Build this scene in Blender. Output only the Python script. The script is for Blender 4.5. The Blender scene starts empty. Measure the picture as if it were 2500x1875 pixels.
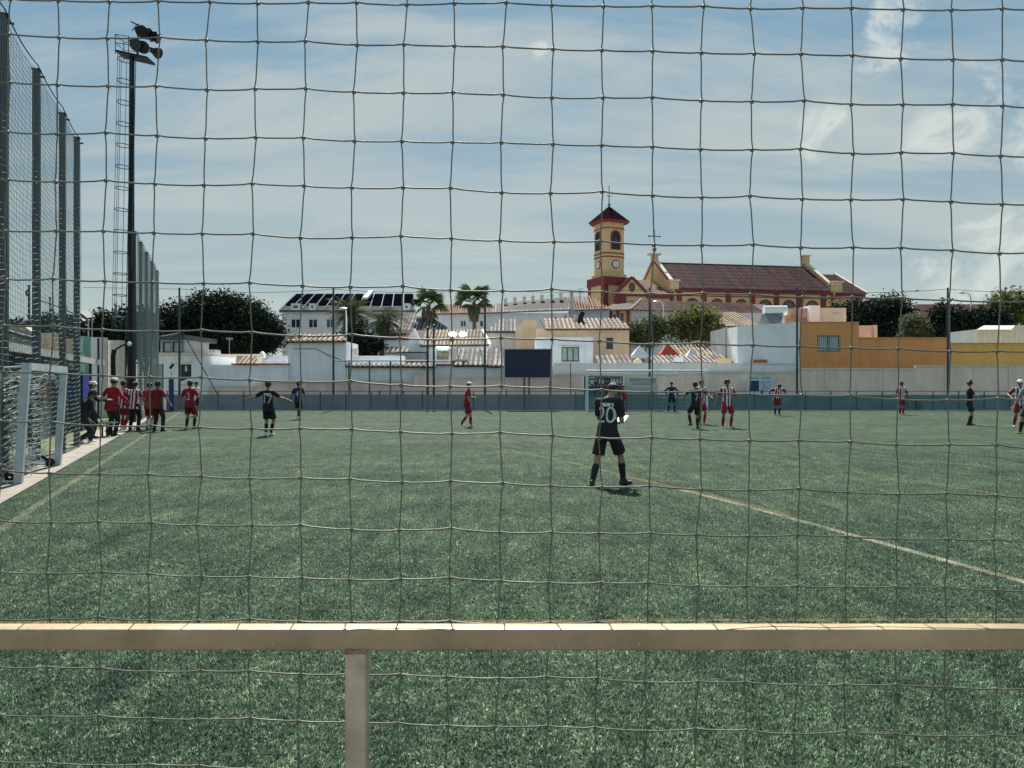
import bpy, bmesh, math, random
import numpy as np
from mathutils import Vector, Matrix
from mathutils.bvhtree import BVHTree

random.seed(7)
rng = np.random.default_rng(7)
S = bpy.context.scene
COL = S.collection
R = math.radians

# ------------------------------------------------------------------ camera
F, CX, CY, EYE = 1878.0, 1250.0, 937.0, 1.65      # photo pixels: focal length, principal point; eye height in metres
cam = bpy.data.cameras.new('camera')
cam.sensor_width = 36.0
cam.lens = F / 2500.0 * 36.0
cam.clip_start = 0.05
cam.clip_end = 3000
cam_o = bpy.data.objects.new('camera', cam)
COL.objects.link(cam_o)
cam_o.location = (0, 0, EYE)
cam_o.rotation_euler = (R(90), 0, 0)
S.camera = cam_o

# ------------------------------------------------------------------ sky and sun
SUN_EL, SUN_AZ = 52.0, -6.0        # azimuth measured from +Y (ahead of the camera) towards +X
world = bpy.data.worlds.new('World')
S.world = world
world.use_nodes = True
wn, wl = world.node_tree.nodes, world.node_tree.links
wn.clear()
def wnode(t, **k):
    n = wn.new(t)
    for a, b in k.items():
        setattr(n, a, b)
    return n
def wmath(op, a, b=None, clamp=False):
    n = wnode('ShaderNodeMath', operation=op, use_clamp=clamp)
    for i, v in enumerate((a, b)):
        if v is None: continue
        if isinstance(v, (int, float)): n.inputs[i].default_value = v
        else: wl.new(v, n.inputs[i])
    return n.outputs[0]
def wmix(fac, a, b):
    n = wnode('ShaderNodeMix', data_type='RGBA')
    if isinstance(fac, (int, float)): n.inputs['Factor'].default_value = fac
    else: wl.new(fac, n.inputs['Factor'])
    for key, v in (('A', a), ('B', b)):
        sock = [s for s in n.inputs if s.name == key and s.type == 'RGBA'][0]
        if isinstance(v, tuple): sock.default_value = (*v, 1)
        else: wl.new(v, sock)
    return [s for s in n.outputs if s.type == 'RGBA'][0]
w_out = wnode('ShaderNodeOutputWorld')
w_bg = wnode('ShaderNodeBackground')
w_bg.inputs['Strength'].default_value = 0.085
sky = wnode('ShaderNodeTexSky', sky_type='NISHITA')
sky.sun_disc = False
sky.sun_elevation = R(SUN_EL)
sky.sun_rotation = R(SUN_AZ)
sky.altitude = 20
sky.air_density = 1.0
sky.dust_density = 0.6
sky.ozone_density = 2.0
w_tc = wnode('ShaderNodeTexCoord')
w_sep = wnode('ShaderNodeSeparateXYZ')
wl.new(w_tc.outputs['Generated'], w_sep.inputs[0])
zz = wmath('ADD', wmath('MAXIMUM', w_sep.outputs['Z'], 0.0), 0.16)
w_com = wnode('ShaderNodeCombineXYZ')
wl.new(wmath('DIVIDE', w_sep.outputs['X'], zz), w_com.inputs[0])
wl.new(wmath('DIVIDE', w_sep.outputs['Y'], zz), w_com.inputs[1])
def wnoise(vec, scale, detail, rough, dist=0.0):
    n = wnode('ShaderNodeTexNoise')
    n.inputs['Scale'].default_value = scale
    n.inputs['Detail'].default_value = detail
    n.inputs['Roughness'].default_value = rough
    n.inputs['Distortion'].default_value = dist
    wl.new(vec, n.inputs['Vector'])
    return n.outputs['Fac']
def wmap(vec, loc=(0, 0, 0), rot=(0, 0, 0), scale=(1, 1, 1)):
    n = wnode('ShaderNodeMapping')
    n.inputs['Location'].default_value = loc
    n.inputs['Rotation'].default_value = rot
    n.inputs['Scale'].default_value = scale
    wl.new(vec, n.inputs['Vector'])
    return n.outputs[0]
def wrange(v, a, b, c=0.0, d=1.0):
    n = wnode('ShaderNodeMapRange', interpolation_type='SMOOTHSTEP')
    for i, x in zip((1, 2, 3, 4), (a, b, c, d)):
        n.inputs[i].default_value = x
    wl.new(v, n.inputs[0])
    return n.outputs[0]
# thin veils of high cloud drawn out along the wind, plus a few small torn puffs
veil = wnoise(wmap(w_com.outputs[0], (0.3, 0.1, 0), (0, 0, R(28)), (0.55, 1.5, 1)), 1.05, 7, 0.58, 0.5)
veil2 = wnoise(wmap(w_com.outputs[0], (4.3, 2.1, 0), (0, 0, R(-20)), (0.4, 1.2, 1)), 0.6, 4, 0.5, 0.2)
vf = wmath('MULTIPLY', wrange(veil, 0.40, 0.62), wrange(veil2, 0.3, 0.62, 0.35, 1.0))
puff = wnoise(wmap(w_tc.outputs['Generated'], (1.9, 0.0, 0.0), (0, 0, 0), (1, 1, 1.5)), 11.0, 9, 0.62, 0.5)
spots = None
for px, py, rr in ((2155, 105, .085), (2010, 300, .07), (2330, 275, .095), (2390, 665, .15), (2260, 655, .05), (1320, 115, .03), (2620, 420, .16), (2900, 250, .14), (-300, 380, .12), (-700, 150, .15)):
    d = Vector(((px-1250)/1878, 1.0, (937-py)/1878)).normalized()
    vd = wnode('ShaderNodeVectorMath', operation='DISTANCE'); wl.new(w_tc.outputs['Generated'], vd.inputs[0]); vd.inputs[1].default_value = d
    k = wrange(vd.outputs['Value'], rr*.05, rr, .26, 0.0)
    spots = k if spots is None else wmath('MAXIMUM', spots, k)
pf = wrange(wmath('ADD', puff, spots), .66, .86)
pcore = wrange(wmath('ADD', puff, spots), .80, .98)
low = wrange(w_sep.outputs['Z'], 0.02, 0.46, 1.0, 0.0)
SKYHUE = wnode('ShaderNodeHueSaturation')
SKYHUE.inputs['Saturation'].default_value = 0.9
SKYHUE.inputs['Value'].default_value = 1.0
w_tint = wnode('ShaderNodeVectorMath', operation='MULTIPLY')      # thin high haze dulls the blue
wl.new(sky.outputs[0], w_tint.inputs[0]); w_tint.inputs[1].default_value = (.66, .80, .80)
wl.new(w_tint.outputs[0], SKYHUE.inputs['Color'])
haze = wmix(low, (1.32, 2.32, 3.15), (2.65, 3.2, 3.15))          # milky veil of thin high cloud over the whole sky
c0 = wmix(0.90, SKYHUE.outputs[0], haze)
c2 = wmix(wmath('MULTIPLY', vf, 0.85), c0, (3.6, 3.95, 3.8))
c3 = wmix(wmath('MULTIPLY', pf, 0.8), c2, wmix(pcore, (4.7, 4.95, 4.7), (2.3, 2.95, 3.2)))
wl.new(c3, w_bg.inputs['Color'])
wl.new(w_bg.outputs[0], w_out.inputs['Surface'])

sun = bpy.data.lights.new('sun', 'SUN')
sun.energy = 4.6
sun.angle = R(0.6)
sun.color = (1.0, 0.965, 0.905)
sun_o = bpy.data.objects.new('sun', sun)
COL.objects.link(sun_o)
sun_o.rotation_euler = (-R(90 - SUN_EL), 0, -R(SUN_AZ))

S.view_settings.view_transform = 'Standard'
S.view_settings.look = 'None'
S.view_settings.exposure = 0.86
S.view_settings.gamma = 1.0
S.view_settings.use_curve_mapping = False
S.cycles.max_bounces = 6
S.cycles.transparent_max_bounces = 8

# ------------------------------------------------------------------ placing
def at(x, y, Y):
    """the point at depth Y that shows at photo pixel (x, y)"""
    return Vector(((x - CX) * Y / F, Y, EYE - (y - CY) * Y / F))
def ground_depth(y):
    return EYE * F / (y - CY)
def X_(x, Y): return (x - CX) * Y / F
def Z_(y, Y): return EYE - (y - CY) * Y / F

# ------------------------------------------------------------------ objects
LOCAL = set()
def world_of(o):
    m = o.matrix_basis.copy()
    if o.parent:
        m = world_of(o.parent) @ o.matrix_parent_inverse @ m
    return m
def is_local(o):
    while o:
        if o.name in LOCAL: return True
        o = o.parent
    return False
def adopt(o, parent):
    o.parent = parent
    if not is_local(parent):
        o.matrix_parent_inverse = world_of(parent).inverted()
def tag(o, label, cat, group=None):
    o['label'] = label
    o['category'] = cat
    if group: o['group'] = group
    return o
def thing(name, label, cat, loc=(0, 0, 0), group=None, rot=0.0, local=False):
    o = bpy.data.objects.new(name, None)
    o.empty_display_size = 0.2
    o.location = loc
    o.rotation_euler = (0, 0, rot)
    COL.objects.link(o)
    if local: LOCAL.add(o.name)
    return tag(o, label, cat, group)
def link_mesh(name, me, parent=None, mat=None):
    o = bpy.data.objects.new(name, me)
    COL.objects.link(o)
    if mat is not None:
        me.materials.clear()
        me.materials.append(mat)
    if parent is not None: adopt(o, parent)
    return o
class MB:
    """collects shapes and links them as one mesh object"""
    def __init__(s): s.v, s.f = [], []
    def add(s, vs, fs):
        n = len(s.v)
        s.v.extend([tuple(p) for p in vs])
        s.f.extend([tuple(i + n for i in f) for f in fs])
        return s
    def box(s, x0, x1, y0, y1, z0, z1):
        return s.add([(x0,y0,z0),(x1,y0,z0),(x1,y1,z0),(x0,y1,z0),(x0,y0,z1),(x1,y0,z1),(x1,y1,z1),(x0,y1,z1)],
                     [(0,3,2,1),(4,5,6,7),(0,1,5,4),(1,2,6,5),(2,3,7,6),(3,0,4,7)])
    def obox(s, c, ax, ay, az):
        c, ax, ay, az = map(Vector, (c, ax, ay, az))
        vs = [c + ax*i + ay*j + az*k for k in (-1, 1) for (i, j) in ((-1,-1),(1,-1),(1,1),(-1,1))]
        return s.add(vs, [(0,3,2,1),(4,5,6,7),(0,1,5,4),(1,2,6,5),(2,3,7,6),(3,0,4,7)])
    def bar(s, a, b, w, h=None, up=(0,0,1)):
        a, b = Vector(a), Vector(b); h = h or w
        d = b - a; up = Vector(up)
        if abs(d.normalized().dot(up)) > .98: up = Vector((0,1,0))
        r = d.cross(up).normalized(); u = r.cross(d).normalized()
        return s.obox((a+b)/2, d/2, r*(w/2), u*(h/2))
    def cyl(s, a, b, r0, r1=None, n=10, cap=True):
        a, b = Vector(a), Vector(b); r1 = r0 if r1 is None else r1
        d = (b-a).normalized(); up = Vector((0,0,1)) if abs(d.z) < .95 else Vector((0,1,0))
        x = d.cross(up).normalized(); y = d.cross(x)
        vs = []
        for c, r in ((a, r0), (b, r1)):
            for i in range(n):
                t = 2*math.pi*i/n
                vs.append(c + x*math.cos(t)*r + y*math.sin(t)*r)
        fs = [(i, (i+1) % n, n+(i+1) % n, n+i) for i in range(n)]
        if cap: fs += [tuple(range(n-1, -1, -1)), tuple(range(n, 2*n))]
        return s.add(vs, fs)
    def tube(s, pts, r, n=6, closed=False):
        pts = [Vector(p) for p in pts]; m = len(pts); vs = []
        rr = r if isinstance(r, (list, tuple)) else [r]*m
        for i, p in enumerate(pts):
            if closed: d = pts[(i+1) % m] - pts[i-1]
            else: d = pts[min(i+1, m-1)] - pts[max(i-1, 0)]
            d.normalize()
            up = Vector((0,0,1)) if abs(d.z) < .9 else Vector((0,1,0))
            x = d.cross(up).normalized(); y = d.cross(x)
            for k in range(n):
                t = 2*math.pi*k/n
                vs.append(p + x*math.cos(t)*rr[i] + y*math.sin(t)*rr[i])
        fs = []
        for i in range(m if closed else m-1):
            j = (i+1) % m
            for k in range(n):
                fs.append((i*n+k, i*n+(k+1) % n, j*n+(k+1) % n, j*n+k))
        if not closed: fs += [tuple(range(n-1, -1, -1)), tuple(range((m-1)*n, m*n))]
        return s.add(vs, fs)
    def quad(s, a, b, c, d): return s.add([a, b, c, d], [(0,1,2,3)])
    def prism(s, poly, y0, y1):
        """poly of (x, z) extruded along y"""
        n = len(poly)
        vs = [(x, y0, z) for x, z in poly] + [(x, y1, z) for x, z in poly]
        fs = [tuple(range(n)), tuple(range(2*n-1, n-1, -1))] + [(i, n+i, n+(i+1) % n, (i+1) % n) for i in range(n)]
        return s.add(vs, fs)
    def flat(s, poly, z):
        n = len(poly)
        return s.add([(x, y, z) for x, y in poly], [tuple(range(n))])
    def sphere(s, c, r, n=10, m=6, sc=(1,1,1)):
        c = Vector(c); vs = [c + Vector((0,0,r*sc[2]))]
        for j in range(1, m):
            p = math.pi*j/m
            for i in range(n):
                t = 2*math.pi*i/n
                vs.append(c + Vector((math.sin(p)*math.cos(t)*r*sc[0], math.sin(p)*math.sin(t)*r*sc[1], math.cos(p)*r*sc[2])))
        vs.append(c - Vector((0,0,r*sc[2])))
        fs = [(0, 1+i, 1+(i+1) % n) for i in range(n)]
        for j in range(m-2):
            for i in range(n):
                a = 1+j*n
                fs.append((a+i, a+n+i, a+n+(i+1) % n, a+(i+1) % n))
        e = 1+(m-1)*n
        fs += [(e, e-n+(i+1) % n, e-n+i) for i in range(n)]
        return s.add(vs, fs)
    def build(s, name, mat, parent=None, smooth=False, kind=None):
        me = bpy.data.meshes.new(name)
        me.from_pydata(s.v, [], s.f)
        me.update()
        bm = bmesh.new(); bm.from_mesh(me)
        bmesh.ops.recalc_face_normals(bm, faces=bm.faces)
        bm.to_mesh(me); bm.free()
        if smooth:
            me.polygons.foreach_set('use_smooth', [True]*len(me.polygons))
            try: me.set_sharp_from_angle(angle=R(45))
            except Exception: pass
        o = link_mesh(name, me, parent, mat)
        if kind: o['kind'] = kind
        return o
def structure(name, mb, mat):
    o = mb.build(name, mat); o['kind'] = 'structure'
    return o

# ------------------------------------------------------------------ materials
_mats = {}
def M(name, col, rough=0.8, var=0.12, scale=2.5, bump=0.0, bscale=60.0, island=0.0, metal=0.0, stain=0.0, spec=0.5, emit=None, trans=0.0, sheen=0.0):
    if name in _mats: return _mats[name]
    m = bpy.data.materials.new(name); m.use_nodes = True
    nt = m.node_tree; N, L = nt.nodes, nt.links
    b = N['Principled BSDF']
    b.inputs['Roughness'].default_value = rough
    b.inputs['Metallic'].default_value = metal
    b.inputs['Specular IOR Level'].default_value = spec
    if sheen: b.inputs['Sheen Weight'].default_value = sheen
    geo = N.new('ShaderNodeNewGeometry')
    def noise(sc, det=4, vec=None):
        n = N.new('ShaderNodeTexNoise'); n.inputs['Scale'].default_value = sc
        n.inputs['Detail'].default_value = det; n.inputs['Roughness'].default_value = .6
        L.new(vec or geo.outputs['Position'], n.inputs['Vector']); return n.outputs['Fac']
    def rng_(v, a, b_):
        n = N.new('ShaderNodeMapRange'); n.inputs[1].default_value = .3; n.inputs[2].default_value = .7
        n.inputs[3].default_value = a; n.inputs[4].default_value = b_; L.new(v, n.inputs[0]); return n.outputs[0]
    f = rng_(noise(scale), 1-var, 1+var)
    def mul(a, c):
        n = N.new('ShaderNodeMath'); n.operation = 'MULTIPLY'; L.new(a, n.inputs[0]); L.new(c, n.inputs[1]); return n.outputs[0]
    if stain:
        mp = N.new('ShaderNodeMapping'); mp.inputs['Scale'].default_value = (1.6, 1.6, .22)
        L.new(geo.outputs['Position'], mp.inputs['Vector'])
        f = mul(f, rng_(noise(1.7, 6, mp.outputs[0]), 1-stain, 1+stain*.4))
    if island:
        mr = N.new('ShaderNodeMapRange'); mr.inputs[3].default_value = 1-island; mr.inputs[4].default_value = 1+island
        L.new(geo.outputs['Random Per Island'], mr.inputs[0]); f = mul(f, mr.outputs[0])
    vm = N.new('ShaderNodeVectorMath'); vm.operation = 'SCALE'
    vm.inputs[0].default_value = col; L.new(f, vm.inputs['Scale'])
    L.new(vm.outputs[0], b.inputs['Base Color'])
    if bump:
        bp = N.new('ShaderNodeBump'); bp.inputs['Strength'].default_value = bump; bp.inputs['Distance'].default_value = .02
        L.new(noise(bscale, 5), bp.inputs['Height']); L.new(bp.outputs[0], b.inputs['Normal'])
    if emit:
        b.inputs['Emission Color'].default_value = (*emit[0], 1); b.inputs['Emission Strength'].default_value = emit[1]
    if trans:
        tr = N.new('ShaderNodeBsdfTransparent'); mx = N.new('ShaderNodeMixShader'); mx.inputs[0].default_value = trans
        out = N['Material Output']; L.new(b.outputs[0], mx.inputs[1]); L.new(tr.outputs[0], mx.inputs[2]); L.new(mx.outputs[0], out.inputs['Surface'])
    _mats[name] = m
    return m
def glass(name, col, rough=.08):
    return M(name, col, rough, var=.25, scale=.8, spec=.9)

WHITE = M('white_plaster', (.85, .87, .89), .85, .05, 1.2, .15, 30, stain=.10)
CREAM = M('cream_plaster', (.74, .66, .55), .85, .06, 1.2, .15, 30, stain=.12)
PEACH = M('peach_plaster', (.80, .58, .38), .85, .06, 1.2, .15, 30, stain=.10)
ORANGE = M('orange_plaster', (.76, .34, .13), .85, .06, 1.0, .2, 30, stain=.10)
OCHRE = M('ochre_plaster', (.70, .44, .14), .85, .06, 1.0, .2, 30, stain=.10)
BEIGE = M('beige_block', (.78, .63, .54), .9, .08, 1.4, .3, 18, stain=.14)
PINKW = M('pinkish_block', (.72, .56, .52), .9, .10, 1.6, .3, 18, stain=.12)
GREYW = M('grey_render', (.42, .44, .46), .9, .08, 1.0, .2, 25, stain=.12)
STONE = M('pale_trim', (.66, .60, .50), .8, .08, 2)
TILE = M('clay_tile', (.26, .15, .11), .9, .25, 1.5, .3, 30, island=.30, spec=.15)
TILE_PALE = M('pale_clay_tile', (.36, .28, .20), .9, .22, 1.5, .3, 30, island=.25, spec=.15)
TILE_DARK = M('dark_clay_tile', (.078, .040, .040), .95, .28, .8, .3, 30, island=.28, spec=.1)
TILE_GREY = M('weathered_tile', (.27, .245, .225), .9, .3, 1.2, .3, 30, island=.35, spec=.15)
DARKM = M('dark_steel', (.010, .012, .015), .6, .2, 4, spec=.25)
TEALM = M('teal_steel', (.05, .10, .115), .5, .2, 4, spec=.4)
GALV = M('galvanised_steel', (.42, .44, .45), .42, .18, 6, .1, 90, metal=.75)
WHITEM = M('white_painted_steel', (.72, .74, .75), .4, .08, 5, spec=.5)
TILE_BED = M('shaded_channel_tile', (.045, .04, .038), .9, .3, 2)  # shade in the channels between ribs is put into this dark colour
GLASSD = glass('dark_window_glass', (.025, .04, .055))
FRAMEW = M('white_window_frame', (.7, .71, .72), .5, .05)
FRAMED = M('dark_window_frame', (.06, .055, .05), .6, .1)
# ================================================================== GROUND
UX, UY = -0.3515, 0.9362                 # direction of the left touchline and its fence
def fence_x(Y): return -11.37 - 0.3755*(Y - 20.1)
def edge_x(Y): return -9.23 - 0.392*(Y - 16.05)
structure('ground', MB().flat([(-900, -60), (900, -60), (900, 1500), (-900, 1500)], -0.03), M('dusty_ground', (.20, .19, .18), .95, .15, .3, .3, 8))

def turf_material(name, blades):
    m = bpy.data.materials.new(name); m.use_nodes = True
    N, L = m.node_tree.nodes, m.node_tree.links
    b = N['Principled BSDF']
    geo = N.new('ShaderNodeNewGeometry')
    def noise(sc, det, scale=(1,1,1), dist=0):
        mp = N.new('ShaderNodeMapping'); mp.inputs['Scale'].default_value = scale
        L.new(geo.outputs['Position'], mp.inputs['Vector'])
        n = N.new('ShaderNodeTexNoise'); n.inputs['Scale'].default_value = sc; n.inputs['Detail'].default_value = det
        n.inputs['Roughness'].default_value = .65; n.inputs['Distortion'].default_value = dist
        L.new(mp.outputs[0], n.inputs['Vector']); return n.outputs['Fac']
    def ramp(v, stops):
        r = N.new('ShaderNodeValToRGB'); e = r.color_ramp.elements
        while len(e) < len(stops): e.new(.5)
        for k, (p, c) in zip(e, stops): k.position = p; k.color = (*c, 1)
        L.new(v, r.inputs[0]); return r.outputs[0]
    def mix(kind, fac, a, c):
        n = N.new('ShaderNodeMix'); n.data_type = 'RGBA'; n.blend_type = kind
        if isinstance(fac, float): n.inputs['Factor'].default_value = fac
        else: L.new(fac, n.inputs['Factor'])
        A = [s for s in n.inputs if s.name == 'A' and s.type == 'RGBA'][0]; B = [s for s in n.inputs if s.name == 'B' and s.type == 'RGBA'][0]
        for s, v in ((A, a), (B, c)):
            if isinstance(v, tuple): s.default_value = (*v, 1)
            else: L.new(v, s)
        return [s for s in n.outputs if s.type == 'RGBA'][0]
    big = noise(.35, 4, (.5, 1.2, 1))
    mid = noise(2.2, 5, (1, .55, 1))
    fine = noise(55 if not blades else 20, 6)
    base = ramp(fine, [(.28, (.017, .031, .024)), (.5, (.058, .086, .063)), (.72, (.140, .172, .125))])
    base = mix('MULTIPLY', .75, base, ramp(mid, [(.3, (.50, .55, .56)), (.72, (1.3, 1.3, 1.15))]))
    base = mix('MULTIPLY', .8, base, ramp(big, [(.3, (.56, .62, .62)), (.7, (1.2, 1.16, 1.04))]))
    base = mix('MULTIPLY', .85, base, ramp(noise(4.5, 5, (1, .22, 1), .3), [(.3, (.62, .68, .68)), (.5, (1., 1., 1.)), (.7, (1.38, 1.32, 1.26))]))
    # black rubber crumb showing in scuffed places
    base = mix('MIX', ramp(noise(1.1, 6, (1, .35, 1), .6), [(.58, (0,0,0)), (.70, (.7,.7,.7))]), base, (.018, .026, .026))
    if blades:
        mr = N.new('ShaderNodeValToRGB'); e = mr.color_ramp.elements
        e[0].position = 0; e[0].color = (.55, .90, .80, 1); e[1].position = 1; e[1].color = (7.6, 6.2, 6.5, 1)
        k = e.new(.6); k.color = (2.3, 2.6, 2.5, 1)
        L.new(geo.outputs['Random Per Island'], mr.inputs[0])
        base = mix('MULTIPLY', 1.0, base, mr.outputs[0])
        for nm, col in (('paint_white', (.46, .43, .28)), ('paint_orange', (.42, .24, .07))):
            at_ = N.new('ShaderNodeAttribute'); at_.attribute_name = nm
            base = mix('MIX', at_.outputs['Fac'], base, col)
    L.new(base, b.inputs['Base Color'])
    b.inputs['Roughness'].default_value = .62 if blades else .8
    b.inputs['Specular IOR Level'].default_value = .15 if blades else .05
    if blades:
        tl = N.new('ShaderNodeBsdfTranslucent'); L.new(base, tl.inputs[0]); mx = N.new('ShaderNodeMixShader'); mx.inputs[0].default_value = .42
        L.new(b.outputs[0], mx.inputs[1]); L.new(tl.outputs[0], mx.inputs[2]); L.new(mx.outputs[0], N['Material Output'].inputs['Surface'])
    else:
        bp = N.new('ShaderNodeBump'); bp.inputs['Strength'].default_value = .9; bp.inputs['Distance'].default_value = .03
        L.new(noise(40, 6), bp.inputs['Height']); L.new(bp.outputs[0], b.inputs['Normal'])
    return m
TURF = turf_material('artificial_turf', False)
BLADE = turf_material('turf_fibre', True)
turf = structure('pitch', MB().flat([(edge_x(1.5), 1.5), (60, 1.5), (60, 47.1), (edge_x(47.1), 47.1)], 0.0), TURF)
structure('pavement', MB().flat([(edge_x(1.5)-.004, 1.5), (edge_x(47.1)-.004, 47.1), (edge_x(47.1)-1.05, 47.1), (edge_x(1.5)-1.05, 1.5)], 0.012),
          M('worn_pavement', (.27, .24, .20), .9, .2, 2.2, .3, 40, stain=.1))
structure('side_turf', MB().flat([(edge_x(1.5)-1.06, 1.5), (edge_x(47.1)-1.06, 47.1), (edge_x(47.1)-5, 47.1), (edge_x(1.5)-5, 1.5)], 0.004), M('side_turf_green', (.13, .16, .06), .9, .25, 3, .5, 60))
structure('pavement_kerb', MB().flat([(edge_x(1.5)+.06, 1.5), (edge_x(47.1)+.06, 47.1), (edge_x(47.1)-.003, 47.1), (edge_x(1.5)-.003, 1.5)], 0.014), M('pitch_edge_strip', (.24, .22, .19), .9, .2, 3, .3, 30))
structure('far_kerb', MB().box(edge_x(47.1)-1, 60, 47.1, 47.28, -.02, .05), M('kerb_concrete', (.52, .49, .42)))
structure('far_path', MB().flat([(-40, 47.29), (60, 47.29), (60, 62), (-40, 62)], 0.0), M('worn_pavement', (.5, .44, .36)))

# painted lines: world polylines, half width, colour
LINES = [
    ([(-3.7, 3.2), (-5.78, 8.68), (-19.4, 44.9)], .055, 'white', .33),
    ([(5.3, 3.0), (4.26, 6.4), (3.12, 10.5), (2.55, 12.2)], .05, 'white', .9),
    ([(-.85, 21.2), (.2, 18.5), (1.21, 16.2), (2.0, 13.9), (2.72, 11.9), (3.12, 10.85), (3.52, 9.5)], .045, 'orange', .6),
    ([(2.05, 13.6), (2.6, 12.0), (3.1, 10.6)], .04, 'orange', .4),
    ([(5.6, 17.0), (6.3, 14.76), (7.4, 11.1), (8.6, 7.0)], .045, 'orange', .22),
    ([(-4.4, 5.30), (0, 5.34), (5, 5.40)], .022, 'orange', .9),
    ([(-17, 38.0), (-6, 38.4), (8, 38.9), (26, 39.5)], .05, 'white', .35),
    ([(-3, 24.6), (4, 24.9), (10, 25.2)], .05, 'orange', .25),
]
def line_mask(P, colour):
    out = np.zeros(len(P))
    for pts, hw, c, k in LINES:
        if c != colour: continue
        for a, b in zip(pts[:-1], pts[1:]):
            a, b = np.array(a), np.array(b); d = b - a
            t = np.clip(((P - a) @ d) / (d @ d), 0, 1)
            dist = np.linalg.norm(P - (a + t[:, None]*d), axis=1)
            out = np.maximum(out, np.where(dist < hw*(.8 + .5*rng.random(len(P))), k, 0))
    return out
def paint(colour, col, k):
    m = bpy.data.materials.new('line_paint_' + colour); m.use_nodes = True
    N, L = m.node_tree.nodes, m.node_tree.links
    b = N['Principled BSDF']; b.inputs['Base Color'].default_value = (*col, 1); b.inputs['Roughness'].default_value = .85
    geo = N.new('ShaderNodeNewGeometry')
    n = N.new('ShaderNodeTexNoise'); n.inputs['Scale'].default_value = 3.0; n.inputs['Detail'].default_value = 9; n.inputs['Roughness'].default_value = .75
    L.new(geo.outputs['Position'], n.inputs['Vector'])
    mr = N.new('ShaderNodeMapRange'); mr.inputs[1].default_value = .4; mr.inputs[2].default_value = .62; mr.inputs[3].default_value = .05; mr.inputs[4].default_value = .6*k
    L.new(n.outputs['Fac'], mr.inputs[0])
    tr = N.new('ShaderNodeBsdfTransparent'); mx = N.new('ShaderNodeMixShader')
    L.new(mr.outputs[0], mx.inputs[0]); L.new(tr.outputs[0], mx.inputs[1]); L.new(b.outputs[0], mx.inputs[2]); L.new(mx.outputs[0], N['Material Output'].inputs['Surface'])
    return m
PCOL = {'white': (.50, .48, .36), 'orange': (.42, .25, .08)}
for pts, hw, c, k in LINES:
    mb = MB(); z = .005
    for a, b in zip(pts[:-1], pts[1:]):
        a, b = Vector(a), Vector(b); n = (b-a).normalized().orthogonal()*hw
        mb.quad((*(a-n), z), (*(a+n), z), (*(b+n), z), (*(b-n), z))
    structure('line_marking', mb, paint(c, PCOL[c], k))

# turf fibres near the camera: short curled ribbons, thinning out with distance
def make_blades():
    # density per square metre falls off smoothly with distance
    g = np.linspace(2.6, 24.0, 800); dens = np.exp(-(g-2.6)/2.6)*(1 - np.clip((g-15)/9, 0, 1)**2) + .02*(1 - np.clip((g-12)/12, 0, 1))
    cdf = np.cumsum(dens*g); cdf /= cdf[-1]
    Y = np.interp(rng.random(500000), cdf, g)
    X = rng.uniform(-1, 1, len(Y))*(Y*.70 + .2)
    keep = X > (-9.23 - .392*(Y - 16.05)) + .08
    X, Y = X[keep], Y[keep]; n = len(X)
    # fibres lie in tufts: shared lean per small cell
    cell = (np.floor(X*14).astype(int)*73856093 ^ np.floor(Y*14).astype(int)*19349663) % 100003
    lean_a = (cell*0.61803) % 1.0*2*np.pi + rng.normal(0, .7, n)
    ln = rng.uniform(.012, .032, n)*(1 - .012*np.maximum(Y-4, 0))
    wd = rng.uniform(.0014, .0034, n)*(1 + .07*np.maximum(Y-4, 0))
    lean = rng.uniform(.3, 1.6, n)
    dx, dy = np.cos(lean_a), np.sin(lean_a)
    tw = rng.uniform(0, 2*np.pi, n)
    wx, wy = np.cos(tw)*wd, np.sin(tw)*wd
    h1 = ln*.55*np.cos(lean*.45); o1 = ln*.55*np.sin(lean*.45)
    h2 = h1 + ln*.45*np.cos(lean*1.25); o2 = o1 + ln*.45*np.sin(lean*1.25)
    V = np.empty((n, 5, 3))
    V[:, 0] = np.stack([X-wx, Y-wy, np.full(n, -.002)], 1)
    V[:, 1] = np.stack([X+wx, Y+wy, np.full(n, -.002)], 1)
    V[:, 2] = np.stack([X+dx*o1+wx*.9, Y+dy*o1+wy*.9, h1], 1)
    V[:, 3] = np.stack([X+dx*o1-wx*.9, Y+dy*o1-wy*.9, h1], 1)
    V[:, 4] = np.stack([X+dx*o2, Y+dy*o2, h2], 1)
    me = bpy.data.meshes.new('turf_fibres')
    me.vertices.add(n*5); me.vertices.foreach_set('co', V.reshape(-1))
    base = np.arange(n)*5
    loops = np.stack([base, base+1, base+2, base+3, base+3, base+2, base+4], 1).reshape(-1)
    me.loops.add(n*7); me.loops.foreach_set('vertex_index', loops.astype(np.int32))
    starts = np.stack([np.arange(n)*7, np.arange(n)*7+4], 1).reshape(-1)
    me.polygons.add(n*2); me.polygons.foreach_set('loop_start', starts.astype(np.int32))
    me.update(calc_edges=True)
    P = np.stack([X, Y], 1)
    for nm, c in (('paint_white', 'white'), ('paint_orange', 'orange')):
        a = me.attributes.new(nm, 'FLOAT', 'POINT')
        a.data.foreach_set('value', np.repeat(line_mask(P, c)*rng.uniform(.25, 1, n), 5).astype(np.float32))
    o = link_mesh('turf_fibres', me, None, BLADE)
    o['kind'] = 'stuff'; o['label'] = 'short green artificial turf fibres covering the near pitch'; o['category'] = 'grass'
make_blades()

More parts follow.
